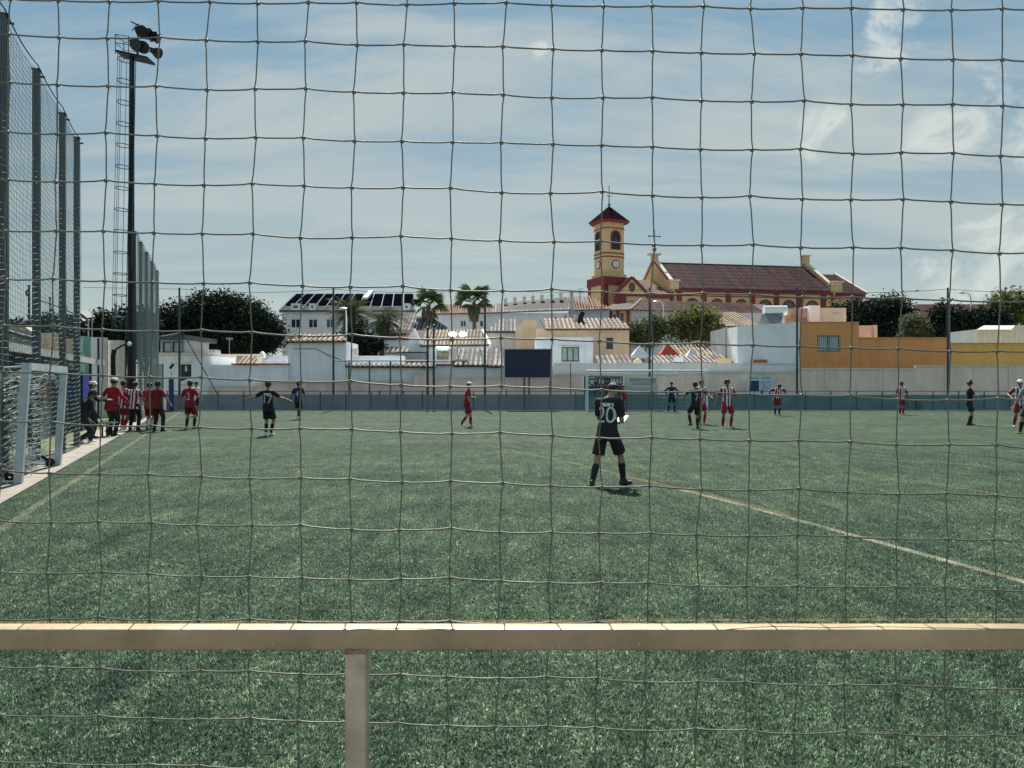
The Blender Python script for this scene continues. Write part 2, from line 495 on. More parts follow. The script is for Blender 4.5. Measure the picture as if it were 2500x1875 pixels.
# ================================================================== RAIL AND SAFETY NET AT THE CAMERA
def rusty_steel():
    m = M('brushed_rail_steel', (.37, .28, .17), .5, .26, 5, .10, 90, metal=.42, stain=.0, spec=.6)
    return m
RAIL = rusty_steel()
rail_t = thing('railing', 'brown metal handrail with square post across the foreground', 'railing', (0, 1.9, 0))
def bevel_box(mb, x0, x1, y0, y1, z0, z1, r=.005):
    pr = []
    for cx, cy, a0 in ((y0+r, z0+r, 180), (y1-r, z0+r, 270), (y1-r, z1-r, 0), (y0+r, z1-r, 90)):
        for k in range(4): a = R(a0 + 30*k); pr.append((cx + r*math.cos(a), cy + r*math.sin(a)))
    n = len(pr)
    mb.add([(x0, y, z) for y, z in pr] + [(x1, y, z) for y, z in pr], [(i, (i+1) % n, n+(i+1) % n, n+i) for i in range(n)] + [tuple(range(n)), tuple(range(2*n-1, n-1, -1))])
mb = MB(); bevel_box(mb, -2.6, 2.6, 1.90, 1.952, .991, 1.0435)
mb.build('handrail', RAIL, rail_t, smooth=True)
def vpost(xc):
    mb = MB(); r = .005; x0, x1, y0, y1 = xc-.0262, xc+.0262, 1.8995, 1.951
    pr = []
    for cx, cy, a0 in ((x0+r, y0+r, 180), (x1-r, y0+r, 270), (x1-r, y1-r, 0), (x0+r, y1-r, 90)):
        for k in range(4): a = R(a0+30*k); pr.append((cx + r*math.cos(a), cy + r*math.sin(a)))
    n = len(pr)
    mb.add([(x, y, 0) for x, y in pr] + [(x, y, .988) for x, y in pr], [(i, (i+1) % n, n+(i+1) % n, n+i) for i in range(n)] + [tuple(range(n)), tuple(range(2*n-1, n-1, -1))])
    p = mb.build('post', M('scuffed_post_steel', (.46, .375, .27), .42, .3, 9, .1, 120, metal=.12), rail_t, smooth=True)
    w = MB()
    for k in range(26):
        t = k/25; w.sphere((x0+.002+t*.0485, 1.9+random.uniform(-.002, .003), .9885+random.uniform(-.003, .003)), random.uniform(.0035, .0065), 6, 4)
    w.build('weld_bead', M('rusty_weld', (.27, .19, .13), .7, .4, 60), p)
for xc in (-.387, 1.95, -2.45): vpost(xc)
dr = MB()
for k in range(26):
    dr.sphere((random.uniform(-1.2, 1.27), 1.8985, .996+random.choice((0, 0, 0, .004, .012))), random.uniform(.0012, .0026), 6, 4)
dr.build('water_drops', M('dried_drop', (.6, .6, .55), .3), rail_t, kind='stuff')

NETC = M('net_cord', (.115, .115, .085), .5, .15, 8, .1, 300, spec=.5)
net_t = thing('safety_net', 'large square-mesh cord net stretched behind the handrail', 'net', (0, 2.1, 0))
NY = 2.06
cols = [18+107.3*i for i in range(-2, 23)]                # column x at the top edge, in photo pixels of a 2212-wide view
rows_l = [-105, 0, 75, 180, 285, 388, 495, 602, 705, 805, 910, 1018, 1125, 1235, 1337, 1440, 1543, 1645, 1750]
rows_r = [-83, 22, 132, 232, 337, 440, 545, 652, 762, 867, 967, 1072, 1170, 1275, 1352, 1488, 1592, 1700, 1800]
K = 2500/2212
def knot(i, j):
    gx = cols[i]; yl, yr = rows_l[j], rows_r[j]
    t = gx/2212; y = yl + (yr-yl)*t + 2.5*math.sin(i*1.9+j*.7) + kj[i][j][1]
    sway = -24*(y/1659)*(1-.45*t)
    x = gx + sway + 3*math.sin(y/260+i*.3) + kj[i][j][0] + (1.6 if (i+j) % 2 else -1.6)
    Yd = NY + .010*math.sin(i*.8+j*.5) + kj[i][j][2]
    return at(x*K, y*K, Yd)
kj = [[(random.gauss(0, 1.4), random.gauss(0, 1.5), random.gauss(0, .004)) for j in range(len(rows_l))] for i in range(len(cols))]
for j in range(len(rows_l)):
    mb = MB(); pts = []
    for i in range(len(cols)-1):
        a, b = knot(i, j), knot(i+1, j); sag = random.uniform(.0, .0012)
        for k in range(5):
            t = k/5; p = a.lerp(b, t); p.z -= sag*4*t*(1-t); p.z += .0025*math.exp(-((min(t, 1-t))/.05)**2)
            pts.append(p)
    pts.append(knot(len(cols)-1, j))
    mb.tube(pts, .0022, 8)
    for i in range(len(cols)):
        k = knot(i, j)
        mb.sphere(k + Vector((0, 0, .0005)), .0060, 7, 5, (1.1, .9, .95))
    mb.build('horizontal_cord', NETC, net_t, smooth=True)
for i in range(len(cols)):
    mb = MB(); pts = []
    for j in range(len(rows_l)-1):
        a, b = knot(i, j), knot(i, j+1)
        bow = random.uniform(-.0013, .0013)
        for k in range(5):
            t = k/5; p = a.lerp(b, t); p.x += bow*4*t*(1-t) + (.0022 if (i+j) % 2 else -.0022)*math.exp(-(t/.12)**2) - (.0022 if (i+j) % 2 else -.0022)*math.exp(-((1-t)/.12)**2)*.6
            pts.append(p)
    pts.append(knot(i, len(rows_l)-1))
    mb.tube(pts, .0018, 8)
    mb.build('vertical_cord', NETC, net_t, smooth=True)

# ================================================================== TALL NET FENCES ALONG THE LEFT
NETD = M('dark_netting', (.16, .21, .22), .8, .1)
FPOST = M('fence_post_paint', (.016, .026, .032), .5, .2, 3)
def side_fence(name, label, ys, top, cell, r, step):
    t = thing(name, label, 'fence', (fence_x(ys[0]), ys[0], 0), 'tall net fences along the left touchline')
    for Y in ys:
        x = fence_x(Y)
        mb = MB(); c = Vector((x, Y, 0)); a = Vector((UX, UY, 0))*.065; b = Vector((UY, -UX, 0))*.065
        mb.obox((x, Y, top/2), a, b, (0, 0, top/2))
        p = mb.build('post', FPOST, t)
        MB().obox((x, Y, top+.012), a*1.25, b*1.25, (0, 0, .011)).build('post_cap', FPOST, p)
        mb = MB(); q = Vector((x, Y, top-.12)) + b*1.0
        mb.cyl(q, q + b*1.4, .02, n=6)
        mb.build('cable_hook', FPOST, p)
    mb = MB(); L_ = 0.
    y0, y1 = ys[0], ys[-1]; n_len = int((y1-y0)/UY/cell)
    off = Vector((UY, -UX, 0))*.075
    def pt(s, z):
        Y = y0 + (y1-y0)*s
        k = (s*(len(ys)-1)) % 1
        sag = .10*4*k*(1-k)*(.4 + .6*abs(math.sin(z*1.3)))*min(1., z/3)
        return Vector((fence_x(Y), Y, max(.05, z - sag*.9))) + off + Vector((UY, -UX, 0))*(.012 + .012*math.sin(s*9+z))
    z = .08
    while z <= top-.1:
        mb.tube([pt(k/step, z + .015*math.sin(k*2.1+z*7)) for k in range(step+1)], r, 3); z += cell
    for i in range(n_len+1):
        mb.tube([pt(i/n_len, .05 + (top-.15)*k/14) for k in range(15)], r*.8, 3)
    mb.build('netting', NETD, t, kind='stuff')
    MB().tube([pt(k/step, top-.06) + Vector((0, 0, .06)) for k in range(step+1)], .012, 5).build('top_cable', DARKM, t)
    MB().tube([pt(k/step, .06) for k in range(step+1)], .012, 5).build('bottom_cable', DARKM, t)
    return t
side_fence('net_fence', 'tall dark net fence nearest on the left behind the portable goal', [10.8, 13.4, 15.75, 18.3, 20.1], 8.07, .11, .0042, 40)
side_fence('net_fence', 'tall net fence farther off beside the floodlight mast', [33.1, 35.6, 38.3, 41.2, 44.6], 8.2, .14, .0062, 40)
# ================================================================== FLOODLIGHT MAST
def floodlight_mast():
    Y = 35.2; x = X_(322, Y)
    t = thing('floodlight_mast', 'tall dark floodlight mast with caged ladder and lamp platform', 'floodlight', (x, Y, 0))
    top = Z_(140, Y)
    MB().cyl((x-.06, Y, 0), (x, Y, top), .155, .11, 16).build('mast', DARKM, t, smooth=True)
    # platform
    pf = MB(); z = top
    def P(px_, py_, dy=0): return at(px_, py_, Y+dy)
    x0, x1 = X_(292, Y), X_(369, Y)
    pf.obox(((x0+x1)/2, Y, z), ((x1-x0)/2, 0, -.16), (0, .40, 0), (0, 0, .045))
    pl = pf.build('platform', DARKM, t)
    for px in (292, 324):
        for dy in (-.38, .38):
            MB().cyl((X_(px, Y), Y+dy, z), (X_(px, Y), Y+dy, z+.80+(324-px)*.003), .018, n=6).build('guard_post', DARKM, pl)
    for dz in (.42, .80):
        MB().tube([(X_(292, Y), Y-.38, z+dz+.09), (X_(324, Y), Y-.38, z+dz), (X_(324, Y), Y+.38, z+dz), (X_(292, Y), Y+.38, z+dz+.09)], .016, 5, closed=True).build('guard_rail', DARKM, pl)
    # lamp cluster
    MB().cyl((X_(337, Y), Y, z), (X_(337, Y), Y, z+1.55), .035, n=8).build('lamp_post', DARKM, t)
    MB().cyl((X_(332, Y), Y-.5, z+1.42), (X_(388, Y), Y+.3, z+1.05), .03, n=8).build('crossbar', DARKM, t)
    MB().cyl((X_(326, Y), Y-.5, z+.58), (X_(372, Y), Y+.3, z+.50), .03, n=8).build('crossbar', DARKM, t)
    def lamp(px, py, dy, ax, ay, size=1.0):
        size *= 1.0
        c = at(px, py, Y+dy); d = Vector((ax, ay, -.55)).normalized()
        lm = MB(); side = d.cross(Vector((0, 0, 1))).normalized(); up = side.cross(d)
        pr = [(-.30, .07), (-.26, .13), (-.10, .17), (.05, .24), (.17, .27)]
        n = 12; vs = []
        for a, r in pr:
            for k in range(n):
                th = 2*math.pi*k/n; vs.append(c + (d*a + side*math.cos(th)*r + up*math.sin(th)*r)*size)
        fs = [(j*n+k, j*n+(k+1) % n, (j+1)*n+(k+1) % n, (j+1)*n+k) for j in range(len(pr)-1) for k in range(n)]
        fs.append(tuple(range(n)))
        lm.add(vs, fs)
        o = lm.build('lamp_housing', DARKM, t, smooth=True)
        g = MB(); g.cyl(c + d*.15*size, c + d*.16*size, .25*size, n=12); g.build('lens', M('lamp_lens', (.02, .024, .03), .4, spec=.3), o)
        br = MB(); br.bar(c - side*.25*size, c - side*.25*size - d*.2 + Vector((0, 0, -.18)), .03); br.bar(c + side*.25*size, c + side*.25*size - d*.2 + Vector((0, 0, -.18)), .03)
        br.build('bracket', DARKM, o)
    lamp(341, 73, -.45, .75, -.5); lamp(354, 78, -.1, .85, -.2); lamp(367, 84, .2, .9, .1); lamp(380, 90, .35, .95, .2, .9)
    lamp(336, 108, -.5, -.2, -1.0, 1.05); lamp(351, 114, -.3, .25, -1.0, 1.05); lamp(381, 127, .3, 1.0, -.25, .95)
    # ladder and cage on the left of the mast
    lx = X_(315, Y)
    def lean(zv): return -.34*(1 - zv/top)
    for dx in (.10, .30):
        MB().cyl((lx+dx+lean(1.5)+.06, Y-.1, 1.5), (lx+dx+.06, Y-.1, z), .018, n=5).build('ladder_rail', TEALM, t)
    k = 0; zz_ = 1.8
    while zz_ < z-.1:
        MB().cyl((lx+.10+lean(zz_)+.06, Y-.1, zz_), (lx+.30+lean(zz_)+.06, Y-.1, zz_), .012, n=5).build('rung', TEALM, t); zz_ += .33
    zz_ = z-.25
    while zz_ > 4:
        cx = lx+lean(zz_)-.02
        MB().tube([(cx + .29*math.cos(a)*.95, Y - .35 + .35*math.sin(a), zz_) for a in [2*math.pi*i/18 for i in range(18)]], .02, 5, closed=True).build('cage_hoop', TEALM, t); zz_ -= .97
    for a in (150, 205, 260, 320):
        c_, s_ = math.cos(R(a))*.275, -.35 + .35*math.sin(R(a))
        MB().cyl((lx-.02+c_+lean(4), Y+s_, 4), (lx-.02+c_, Y+s_, z), .012, n=5).build('cage_bar', TEALM, t)
floodlight_mast()

# ================================================================== PORTABLE GOAL BY THE LEFT FENCE
def portable_goal():
    a, b = Vector((-8.12, 12.65, 0)), Vector((-9.16, 15.5, 0))
    n = Vector((-(b-a).y, (b-a).x, 0)).normalized(); 
    if n.x > 0: n = -n
    t = thing('portable_goal', 'small white portable goal with torn net standing against the fence', 'goal', a)
    GW = M('goal_white_paint', (.44, .52, .57), .45, .18, 3, .1, 40)
    u = (b-a).normalized(); H_ = 2.0
    tip = -n*.12                                            # the frame leans a little towards the pitch
    for p in (a, b):
        MB().bar(p, p + tip + Vector((0, 0, H_)), .12, .12, up=u).build('post', GW, t)
    MB().bar(a + tip + u*.061 + Vector((0, 0, H_-.06)), b + tip - u*.061 + Vector((0, 0, H_-.06)), .12, .12).build('crossbar', GW, t)
    D = .62
    for p, s in ((a, 1), (b, -1)):
        q = p + u*.02*s
        MB().tube([q + tip + Vector((0, 0, H_-.06)), q + n*.2 + Vector((0, 0, H_-.08)), q + n*D + Vector((0, 0, 1.0)), q + n*D*1.1 + Vector((0, 0, .05))], .02, 8).build('back_stay', GW, t, smooth=True)
        MB().cyl(q + Vector((0, 0, .05)), q + n*D*1.1 + Vector((0, 0, .05)), .022, n=8).build('ground_bar', GW, t)
        w = MB().cyl(q + n*.12 + u*.05*s + Vector((0, 0, .09)), q + n*.12 + u*.10*s + Vector((0, 0, .09)), .09, n=14).build('wheel', M('black_rubber', (.015, .016, .018), .7), t, smooth=True)
        MB().bar(q + n*.12 + Vector((0, 0, .09)), q + n*.3 + u*.22*s + Vector((0, 0, .26)), .05).build('wheel_bracket', DARKM, t)
    MB().cyl(a + n*D*1.1 + Vector((0, 0, .05)), b + n*D*1.1 + Vector((0, 0, .05)), .022, n=8).build('ground_bar', GW, t)
    MB().cyl(a + u*.55 + n*.05 + Vector((0, 0, 1.84)), a + u*1.9 + n*.45 + Vector((0, 0, 1.15)), .022, n=8).build('brace', M('pale_brace', (.7, .68, .5), .5), t)
    # hanging net: swags between the posts, gathered clumps at the corners
    NW = M('goal_net_white', (.42, .47, .46), .8, .1)
    mb = MB(); L_ = (b-a).length
    for k in range(15):
        z = 1.78 - k*.115
        for (s0, s1, dep, sg) in ((.03, .32, .25, .10), (.32, .80, .5, .05), (.80, .97, .3, .08)):
            pts = []
            for i in range(9):
                v = i/8; s = s0 + (s1-s0)*v
                pts.append(a + u*(L_*s) + n*(.08 + dep*math.sin(math.pi*v)*.8 + .1*v) + Vector((0, 0, z - sg*4*v*(1-v)*(1+.3*math.sin(k*1.7)) + .02*math.sin(k*3+i))))
            mb.tube(pts, .0075, 4)
    for s in (.30, .33, .36, .62, .80, .83):
        for q in range(2):
            pts = [a + u*(L_*s + random.uniform(-.04, .04)) + n*(.15 + .25*random.random()) + Vector((0, 0, z)) for z in np.linspace(1.85, .12, 15)]
            mb.tube(pts, .007, 4)
    for base, amp in ((a, .09), (a + u*.25, .1), (b - u*.35, .11), (b - u*.15, .08), (a + n*.25, .12)):
        for q in range(8):
            p0 = base + n*.06 + Vector((0, 0, 1.86)); pts = []
            for i in range(6):
                p0 = p0 + Vector((random.gauss(0, amp*.5), random.gauss(0, amp*.5), random.gauss(-.025, amp*.4))); pts.append(p0.copy())
            mb.tube(pts, .007, 4)
    for base in (a + n*.3, a + u*1.0 + n*.25, b - u*.4 + n*.3):
        for q in range(7):
            p0 = base + Vector((random.gauss(0, .12), random.gauss(0, .12), .45)); pts = []
            for i in range(7):
                p0 = p0 + Vector((random.gauss(0, .06), random.gauss(0, .06), -.06)); p0.z = max(p0.z, .02); pts.append(p0.copy())
            mb.tube(pts, .007, 4)
    mb.build('net', NW, t, kind='stuff')
portable_goal()

# ================================================================== FAR END: FENCES, GOAL, SCOREBOARD
def low_fence():
    Y = 47.6
    t = thing('perimeter_fence', 'low blue-grey screened fence along the far end of the pitch', 'fence', (0, Y, 0))
    SCA = M('blue_screen', (.17, .225, .27), .8, .12, 1.2, .2, 30, trans=.26)
    SCB = M('teal_screen', (.085, .20, .23), .8, .12, 1.2, .2, 30, trans=.26)
    xs = [X_(408, Y) + 1.58*i for i in range(36)]
    for i, x in enumerate(xs):
        zt = 1.0 if x < X_(1950, Y) else .98
        MB().box(x-.025, x+.025, Y-.03, Y+.03, 0, 1.22).build('post', TEALM, t)
        if i < len(xs)-1:
            xm = xs[i+1]
            lift = .0 if i < 33 else .22
            MB().box(x+.026, xm-.026, Y-.004, Y+.004, .04+lift, zt).build('screen_panel', SCA if x < X_(1400, Y) else SCB, t)
            MB().box(x+.026, xm-.026, Y-.02, Y+.02, 1.18, 1.22).build('top_rail', TEALM, t)
low_fence()

def ball_stop():
    Y = 47.9
    t = thing('ball_stop_fence', 'row of tall dark poles with a thin top cable behind far goal', 'fence', (0, Y, 0))
    xs = [438, 814, 1184, 1586, 1946, 2314, 2690]
    tops = []
    for px in xs:
        x = X_(px, Y); top = Z_(702, Y)
        MB().cyl((x, Y, 0), (x, Y, top), .075, .06, 10).build('pole', M('pole_paint', (.028, .05, .062), .5), t, smooth=True)
        tops.append(Vector((x, Y, top-.08)))
    pts = []
    for a, b in zip(tops[:-1], tops[1:]):
        for k in range(8):
            v = k/8; p = a.lerp(b, v); p.z -= .22*4*v*(1-v); pts.append(p)
    MB().tube([tops[0] + Vector((-6, 0, .1))] + pts + [tops[-1]], .014, 5).build('top_cable', TEALM, t)
    MB().cyl(at(447, 812, Y), at(549, 994, Y-.2), .035, n=8).build('strut', TEALM, t)
    MB().bar(at(394, 820, Y), at(441, 812, Y), .06).build('bracket_arm', GALV, t)
ball_stop()

def frame_goal(name, label, x0, x1, ytop, Y, mat, depth):
    t = thing(name, label, 'goal', ((x0+x1)/2, Y, 0))
    top = ytop
    for x in (x0, x1):
        MB().cyl((x, Y, 0), (x, Y, top), .06, n=12).build('post', mat, t, smooth=True)
        MB().tube([(x, Y+.03, top-.05), (x, Y+.9, top-.1), (x, Y+depth, .05)], .025, 8).build('back_stay', mat, t, smooth=True)
    MB().cyl((x0-.06, Y, top), (x1+.06, Y, top), .06, n=12).build('crossbar', mat, t, smooth=True)
    mb = MB(); r = .003
    def P(u, v):
        x = x0 + (x1-x0)*u
        if v < .35: w = v/.35; return Vector((x, Y+.9*w, top-.1*w - .05*math.sin(math.pi*u*3)*w))
        w = (v-.35)/.65; return Vector((x, Y+.9+(depth-.9)*w, (top-.1)*(1-w)+.05*w))
    for i in range(0, 31): mb.tube([P(i/30, k/8) for k in range(9)], r, 3)
    for k in range(0, 15): mb.tube([P(i/15, k/14) for i in range(16)], r, 3)
    mb.build('net', M('far_goal_net', (.55, .58, .58), .8), t, kind='stuff')
    return t
frame_goal('football_goal', 'full-size white football goal at the far end of pitch', X_(1434, 46.3), X_(1726, 46.3), 2.44, 46.3, WHITEM, 1.25)

def scoreboard():
    Y = 48.6
    t = thing('scoreboard', 'large dark blue electronic scoreboard on metal legs', 'scoreboard', (X_(1290, Y), Y, 0))
    x0, x1, z0, z1 = X_(1233, Y), X_(1346, Y), Z_(921, Y), Z_(853, Y)
    MB().box(x0, x1, Y, Y+.22, z0, z1).build('display_panel', M('unlit_display', (.006, .010, .055), .45, .1, 2), t)
    fr = M('board_frame', (.33, .43, .45), .5, .1)
    MB().box(x0-.10, x0-.003, Y-.04, Y+.24, z0-.75, z1+.06).build('frame_side', fr, t)
    MB().box(x1+.003, x1+.07, Y-.04, Y+.24, z0-.05, z1+.06).build('frame_side', fr, t)
    MB().box(x0-.003+.004, x1+.002, Y-.04, Y+.24, z1+.004, z1+.055).build('frame_top', fr, t)
    for px in (1280, 1292): MB().box(X_(px, Y)-.06, X_(px, Y)+.06, Y+.05, Y+.17, 0, z0-.004).build('leg', TEALM, t)
    for px in (1236, 1345): MB().box(X_(px, Y)-.04, X_(px, Y)+.04, Y+.05, Y+.13, 0, z0-.052 if px > 1300 else z0-.755).build('leg', TEALM, t)
scoreboard()

def pipe_frame():
    Y = 48.2
    t = thing('pipe_frame', 'thin blue pipe frame standing in front of white houses', 'frame', (X_(900, Y), Y, 0))
    for px in (852, 902, 953): MB().cyl((X_(px, Y), Y, 0), (X_(px, Y), Y, Z_(882, Y)), .05, n=8).build('upright', TEALM, t)
    MB().cyl((X_(815, Y), Y, Z_(882, Y)+.045), (X_(1105, Y), Y, Z_(882, Y)+.045), .04, n=8).build('top_pipe', TEALM, t)
pipe_frame()

# sponsor boards on the fence line behind the goal
def text_mesh(name, body, size, mat, parent, loc, rot=(R(90), 0, 0), align='CENTER', depth=.004, sx=1.0):
    cu = bpy.data.curves.new(name, 'FONT'); cu.body = body; cu.size = size; cu.align_x = align; cu.align_y = 'CENTER'; cu.extrude = depth; cu.resolution_u = 3
    o = bpy.data.objects.new(name + '_src', cu); COL.objects.link(o)
    bpy.context.view_layer.update()
    me = bpy.data.meshes.new_from_object(o.evaluated_get(bpy.context.evaluated_depsgraph_get()))
    bpy.data.objects.remove(o)
    me.transform(Matrix.Translation(loc) @ Matrix.Rotation(rot[2], 4, 'Z') @ Matrix.Rotation(rot[0], 4, 'X') @ Matrix.Diagonal((sx, 1, 1, 1)))
    return link_mesh(name, me, parent, mat)
def boards():
    Y = 47.75
    t = thing('sponsor_banner', 'navy sponsor banner with pale emblem and white lettering behind goal', 'banner', (X_(1475, Y), Y, 0))
    x0, x1, z0, z1 = X_(1426, Y), X_(1521, Y), Z_(972, Y), Z_(918, Y)
    MB().box(x0, x1, Y+.02, Y+.05, z0, z1).build('sheet', M('navy_banner', (.012, .018, .05), .5, .2), t)
    MB().box(x0-.16, x0-.004, Y+.01, Y+.06, z0-.1, z1+.02).build('edge_strip', M('banner_white', (.66, .70, .72), .6), t)
    EM = M('banner_pale_green', (.34, .44, .44), .6)
    mb = MB(); c = at(1445, 932, Y-.0); ring = [(c + Vector((math.cos(a)*.27, 0, math.sin(a)*.27))) for a in [R(20+14*i) for i in range(18)]]
    mb.tube(ring, .035, 4)
    st = []
    for i in range(10):
        r = .24 if i % 2 == 0 else .10; a = R(90+36*i); st.append((c.x + math.cos(a)*r, c.z + math.sin(a)*r))
    mb.prism(st, Y-.02, Y+.015); mb.build('emblem', EM, t)
    LW = M('banner_white', (.66, .70, .72))
    text_mesh('lettering', 'N', .44, LW, t, (X_(1468, Y), Y+.0, Z_(931, Y)))
    text_mesh('lettering', 'MAS', .44, LW, t, (X_(1505, Y), Y+.0, Z_(930, Y)), sx=.85)
    for i in range(5): MB().box(X_(1440+i*15, Y), X_(1449+i*15, Y), Y+.005, Y+.018, Z_(962, Y), Z_(955, Y)).build('picture_patch', M('banner_blue', (.05, .16, .24), .6, .4, 6), t)
    t = thing('sponsor_banner', 'pale sponsor banner reading FONTANI in a rounded outline', 'banner', (X_(1565, Y), Y, 0))
    x0, x1, z0, z1 = X_(1524, Y), X_(1606, Y), Z_(966, Y), Z_(919, Y)
    MB().box(x0, x1, Y+.02, Y+.05, z0, z1).build('sheet', M('pale_banner', (.40, .47, .47), .6, .06), t)
    BL = M('banner_greyblue', (.13, .22, .27), .6)
    text_mesh('lettering', 'FONTANI', .33, BL, t, (X_(1569, Y), Y+.0, Z_(929, Y)), sx=1.12)
    MB().box(X_(1542, Y), X_(1592, Y), Y+.004, Y+.016, Z_(938, Y), Z_(936.4, Y)).build('underline', BL, t)
    a, b, c_, d = X_(1534, Y), X_(1603, Y), Z_(943.5, Y), Z_(921, Y); q = .1
    MB().tube([(a+q, Y+.012, c_), (b-q, Y+.012, c_), (b, Y+.012, c_+q), (b, Y+.012, d-q), (b-q, Y+.012, d), (a+q, Y+.012, d), (a, Y+.012, d-q), (a, Y+.012, c_+q)], .016, 4, closed=True).build('outline', M('banner_white', (.66, .7, .72)), t)
    Y = 49.6
    t = thing('notice_board', 'pale blue bordered notice board with dark and light halves', 'notice board', (X_(1855, Y), Y, 0))
    x0, x1, z0, z1 = X_(1823, Y), X_(1886, Y), Z_(966, Y), Z_(918, Y)
    MB().box(x0, x1, Y, Y+.05, z0, z1).build('board', M('pale_blue_board', (.50, .62, .66), .6, .06), t)
    MB().box(X_(1831, Y), X_(1853, Y), Y-.015, Y-.003, Z_(954, Y), Z_(929, Y)).build('dark_poster', M('dark_poster', (.01, .035, .075), .5, .4, 3), t)
    MB().box(X_(1857, Y), X_(1881, Y), Y-.015, Y-.003, Z_(954, Y), Z_(929, Y)).build('light_poster', M('light_poster', (.36, .44, .58), .6, .3, 4), t)
    for k in range(2): MB().box(X_(1833+k*26, Y), X_(1853+k*27, Y), Y-.012, Y-.003, Z_(924, Y), Z_(921, Y)).build('heading_strip', M('heading_blue', (.16, .32, .40), .6, .4, 9), t)
boards()

# ================================================================== BOUNDARY WALL AND HOUSES
def coping(mb, x0, x1, Y, z, h=.10, o=.06): mb.box(x0-o*.2, x1+o*.2, Y-o, Y+.30, z+.003, z+h)
def boundary():
    Y = 50.2
    segs = [(470, 640, 945, BEIGE), (640, 846, 935, PINKW), (846, 1010, 932, PINKW), (1010, 1062, 911, BEIGE), (1062, 1350, 923, BEIGE), (1350, 1650, 916, BEIGE), (1650, 1946, 910, BEIGE), (1946, 2234, 902, BEIGE), (2234, 2700, 895, BEIGE)]
    looks = ['below the white house at left', 'pinkish stretch below the tile-capped white house', 'pinkish stretch behind the blue pipe frame', 'short taller step left of scoreboard', 'stretch behind the scoreboard', 'stretch behind the sponsor banners', 'stretch carrying the pale blue notice board', 'stretch below the orange house', 'taller stretch below the ochre wall']
    for (a, b, yt, m), lk in zip(segs, looks):
        x0, x1, z = X_(a, Y), X_(b, Y), Z_(yt, Y)
        t = thing('boundary_wall', 'beige boundary wall, ' + lk, 'wall', (x0, Y, 0), 'stretches of the far boundary wall')
        MB().box(x0+.002, x1-.002, Y, Y+.22, 0, z).build('wall_face', m, t)
        c = MB(); coping(c, x0+.02, x1-.02, Y, z); c.build('coping', STONE, t)
        n = max(1, int((x1-x0)/3.2))
        for k in range(n):
            xx = x0 + (k+.5)*(x1-x0)/n
            MB().box(xx-.14, xx+.14, Y-.05, Y-.002, 0, z-.004).build('pilaster', m, t)
boundary()

def roof_patch(name, mat, parent, e0, e1, r0, r1, pitch=.24, rad=.085, ua=0., ub=1., wave=.0):
    """clay tile roof: slab with barrel ribs running from eave (e0-e1) to ridge (r0-r1)"""
    e0, e1, r0, r1 = map(Vector, (e0, e1, r0, r1))
    nrm = (e1-e0).cross(r0-e0).normalized()
    if nrm.z < 0: nrm = -nrm
    W = (e1-e0).length; n = max(2, int(W/pitch)); ex = (e1-e0)/W
    up = (r0-e0) - ex*((r0-e0).dot(ex)); LU = up.length; up = up/LU
    ua = (r0-e0).dot(ex)/W; ub = (r1-e0).dot(ex)/W
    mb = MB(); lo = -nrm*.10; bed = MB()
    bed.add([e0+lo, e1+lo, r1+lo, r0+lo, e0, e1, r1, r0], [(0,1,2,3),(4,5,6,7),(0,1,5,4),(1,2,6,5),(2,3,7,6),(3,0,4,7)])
    for i in range(n):
        u = (i+.5)/n
        vmax = 1.
        if u < ua: vmax = u/ua if ua > 0 else 1
        if u > ub: vmax = (1-u)/(1-ub) if ub < 1 else 1
        if u < 0 or vmax < .04: continue
        b0 = e0 + ex*(W*u) - up*.06; L_ = LU*vmax
        ns = max(1, min(7, int(L_/.9)))
        vs = []; K_ = 4
        for s in range(ns):
            for side in (0, 1):
                t = (s+side)/ns*L_; rr = rad*(1.04 if side == 0 else .94)
                c = b0 + up*t + ex*random.uniform(-.008, .008)
                for k in range(K_+1):
                    a = math.pi*k/K_
                    vs.append(c + ex*math.cos(a)*rr + nrm*(math.sin(a)*rr*.95 + (.012 if side == 0 else 0)))
        fs = []
        for s in range(2*ns-1):
            for k in range(K_): fs.append((s*(K_+1)+k, s*(K_+1)+k+1, (s+1)*(K_+1)+k+1, (s+1)*(K_+1)+k))
        fs.append(tuple(range(K_+1)))
        mb.add(vs, fs)
    o = mb.build(name, mat, parent)
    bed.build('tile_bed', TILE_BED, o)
    return o
def window(parent, x0, x1, z0, z1, Y, frame=FRAMEW, pane=GLASSD, sill=True, bars=0, panes=2, fw=.06, curtain=None):
    w = MB(); y0, y1 = Y+.06, Y+.12
    w.box(x0+.001, x1-.001, y0, y1, z1-fw, z1-.001); w.box(x0+.001, x1-.001, y0, y1, z0+.001, z0+fw)
    w.box(x0+.001, x0+fw, y0, y1, z0+fw+.001, z1-fw-.001); w.box(x1-fw, x1-.001, y0, y1, z0+fw+.001, z1-fw-.001)
    for k in range(1, panes):
        xm = x0 + (x1-x0)*k/panes; w.box(xm-fw*.5, xm+fw*.5, y0, y1, z0+fw+.001, z1-fw-.001)
    o = w.build('window', frame, parent)
    n = panes
    for k in range(n):
        a = x0 + (x1-x0)*k/n + fw*.6; b = x0 + (x1-x0)*(k+1)/n - fw*.6
        MB().box(a, b, Y+.125, Y+.14, z0+fw*.6, z1-fw*.6).build('pane', curtain if curtain else pane, o)
    if sill: MB().box(x0-.08, x1+.08, Y-.07, Y-.002, z0-.09, z0-.01).build('sill', STONE, o)
    for k in range(bars):
        xm = x0 + (x1-x0)*(k+.5)/bars; MB().cyl((xm, Y-.03, z0), (xm, Y-.03, z1), .012, n=5).build('bar', FRAMEW, o)
    return o
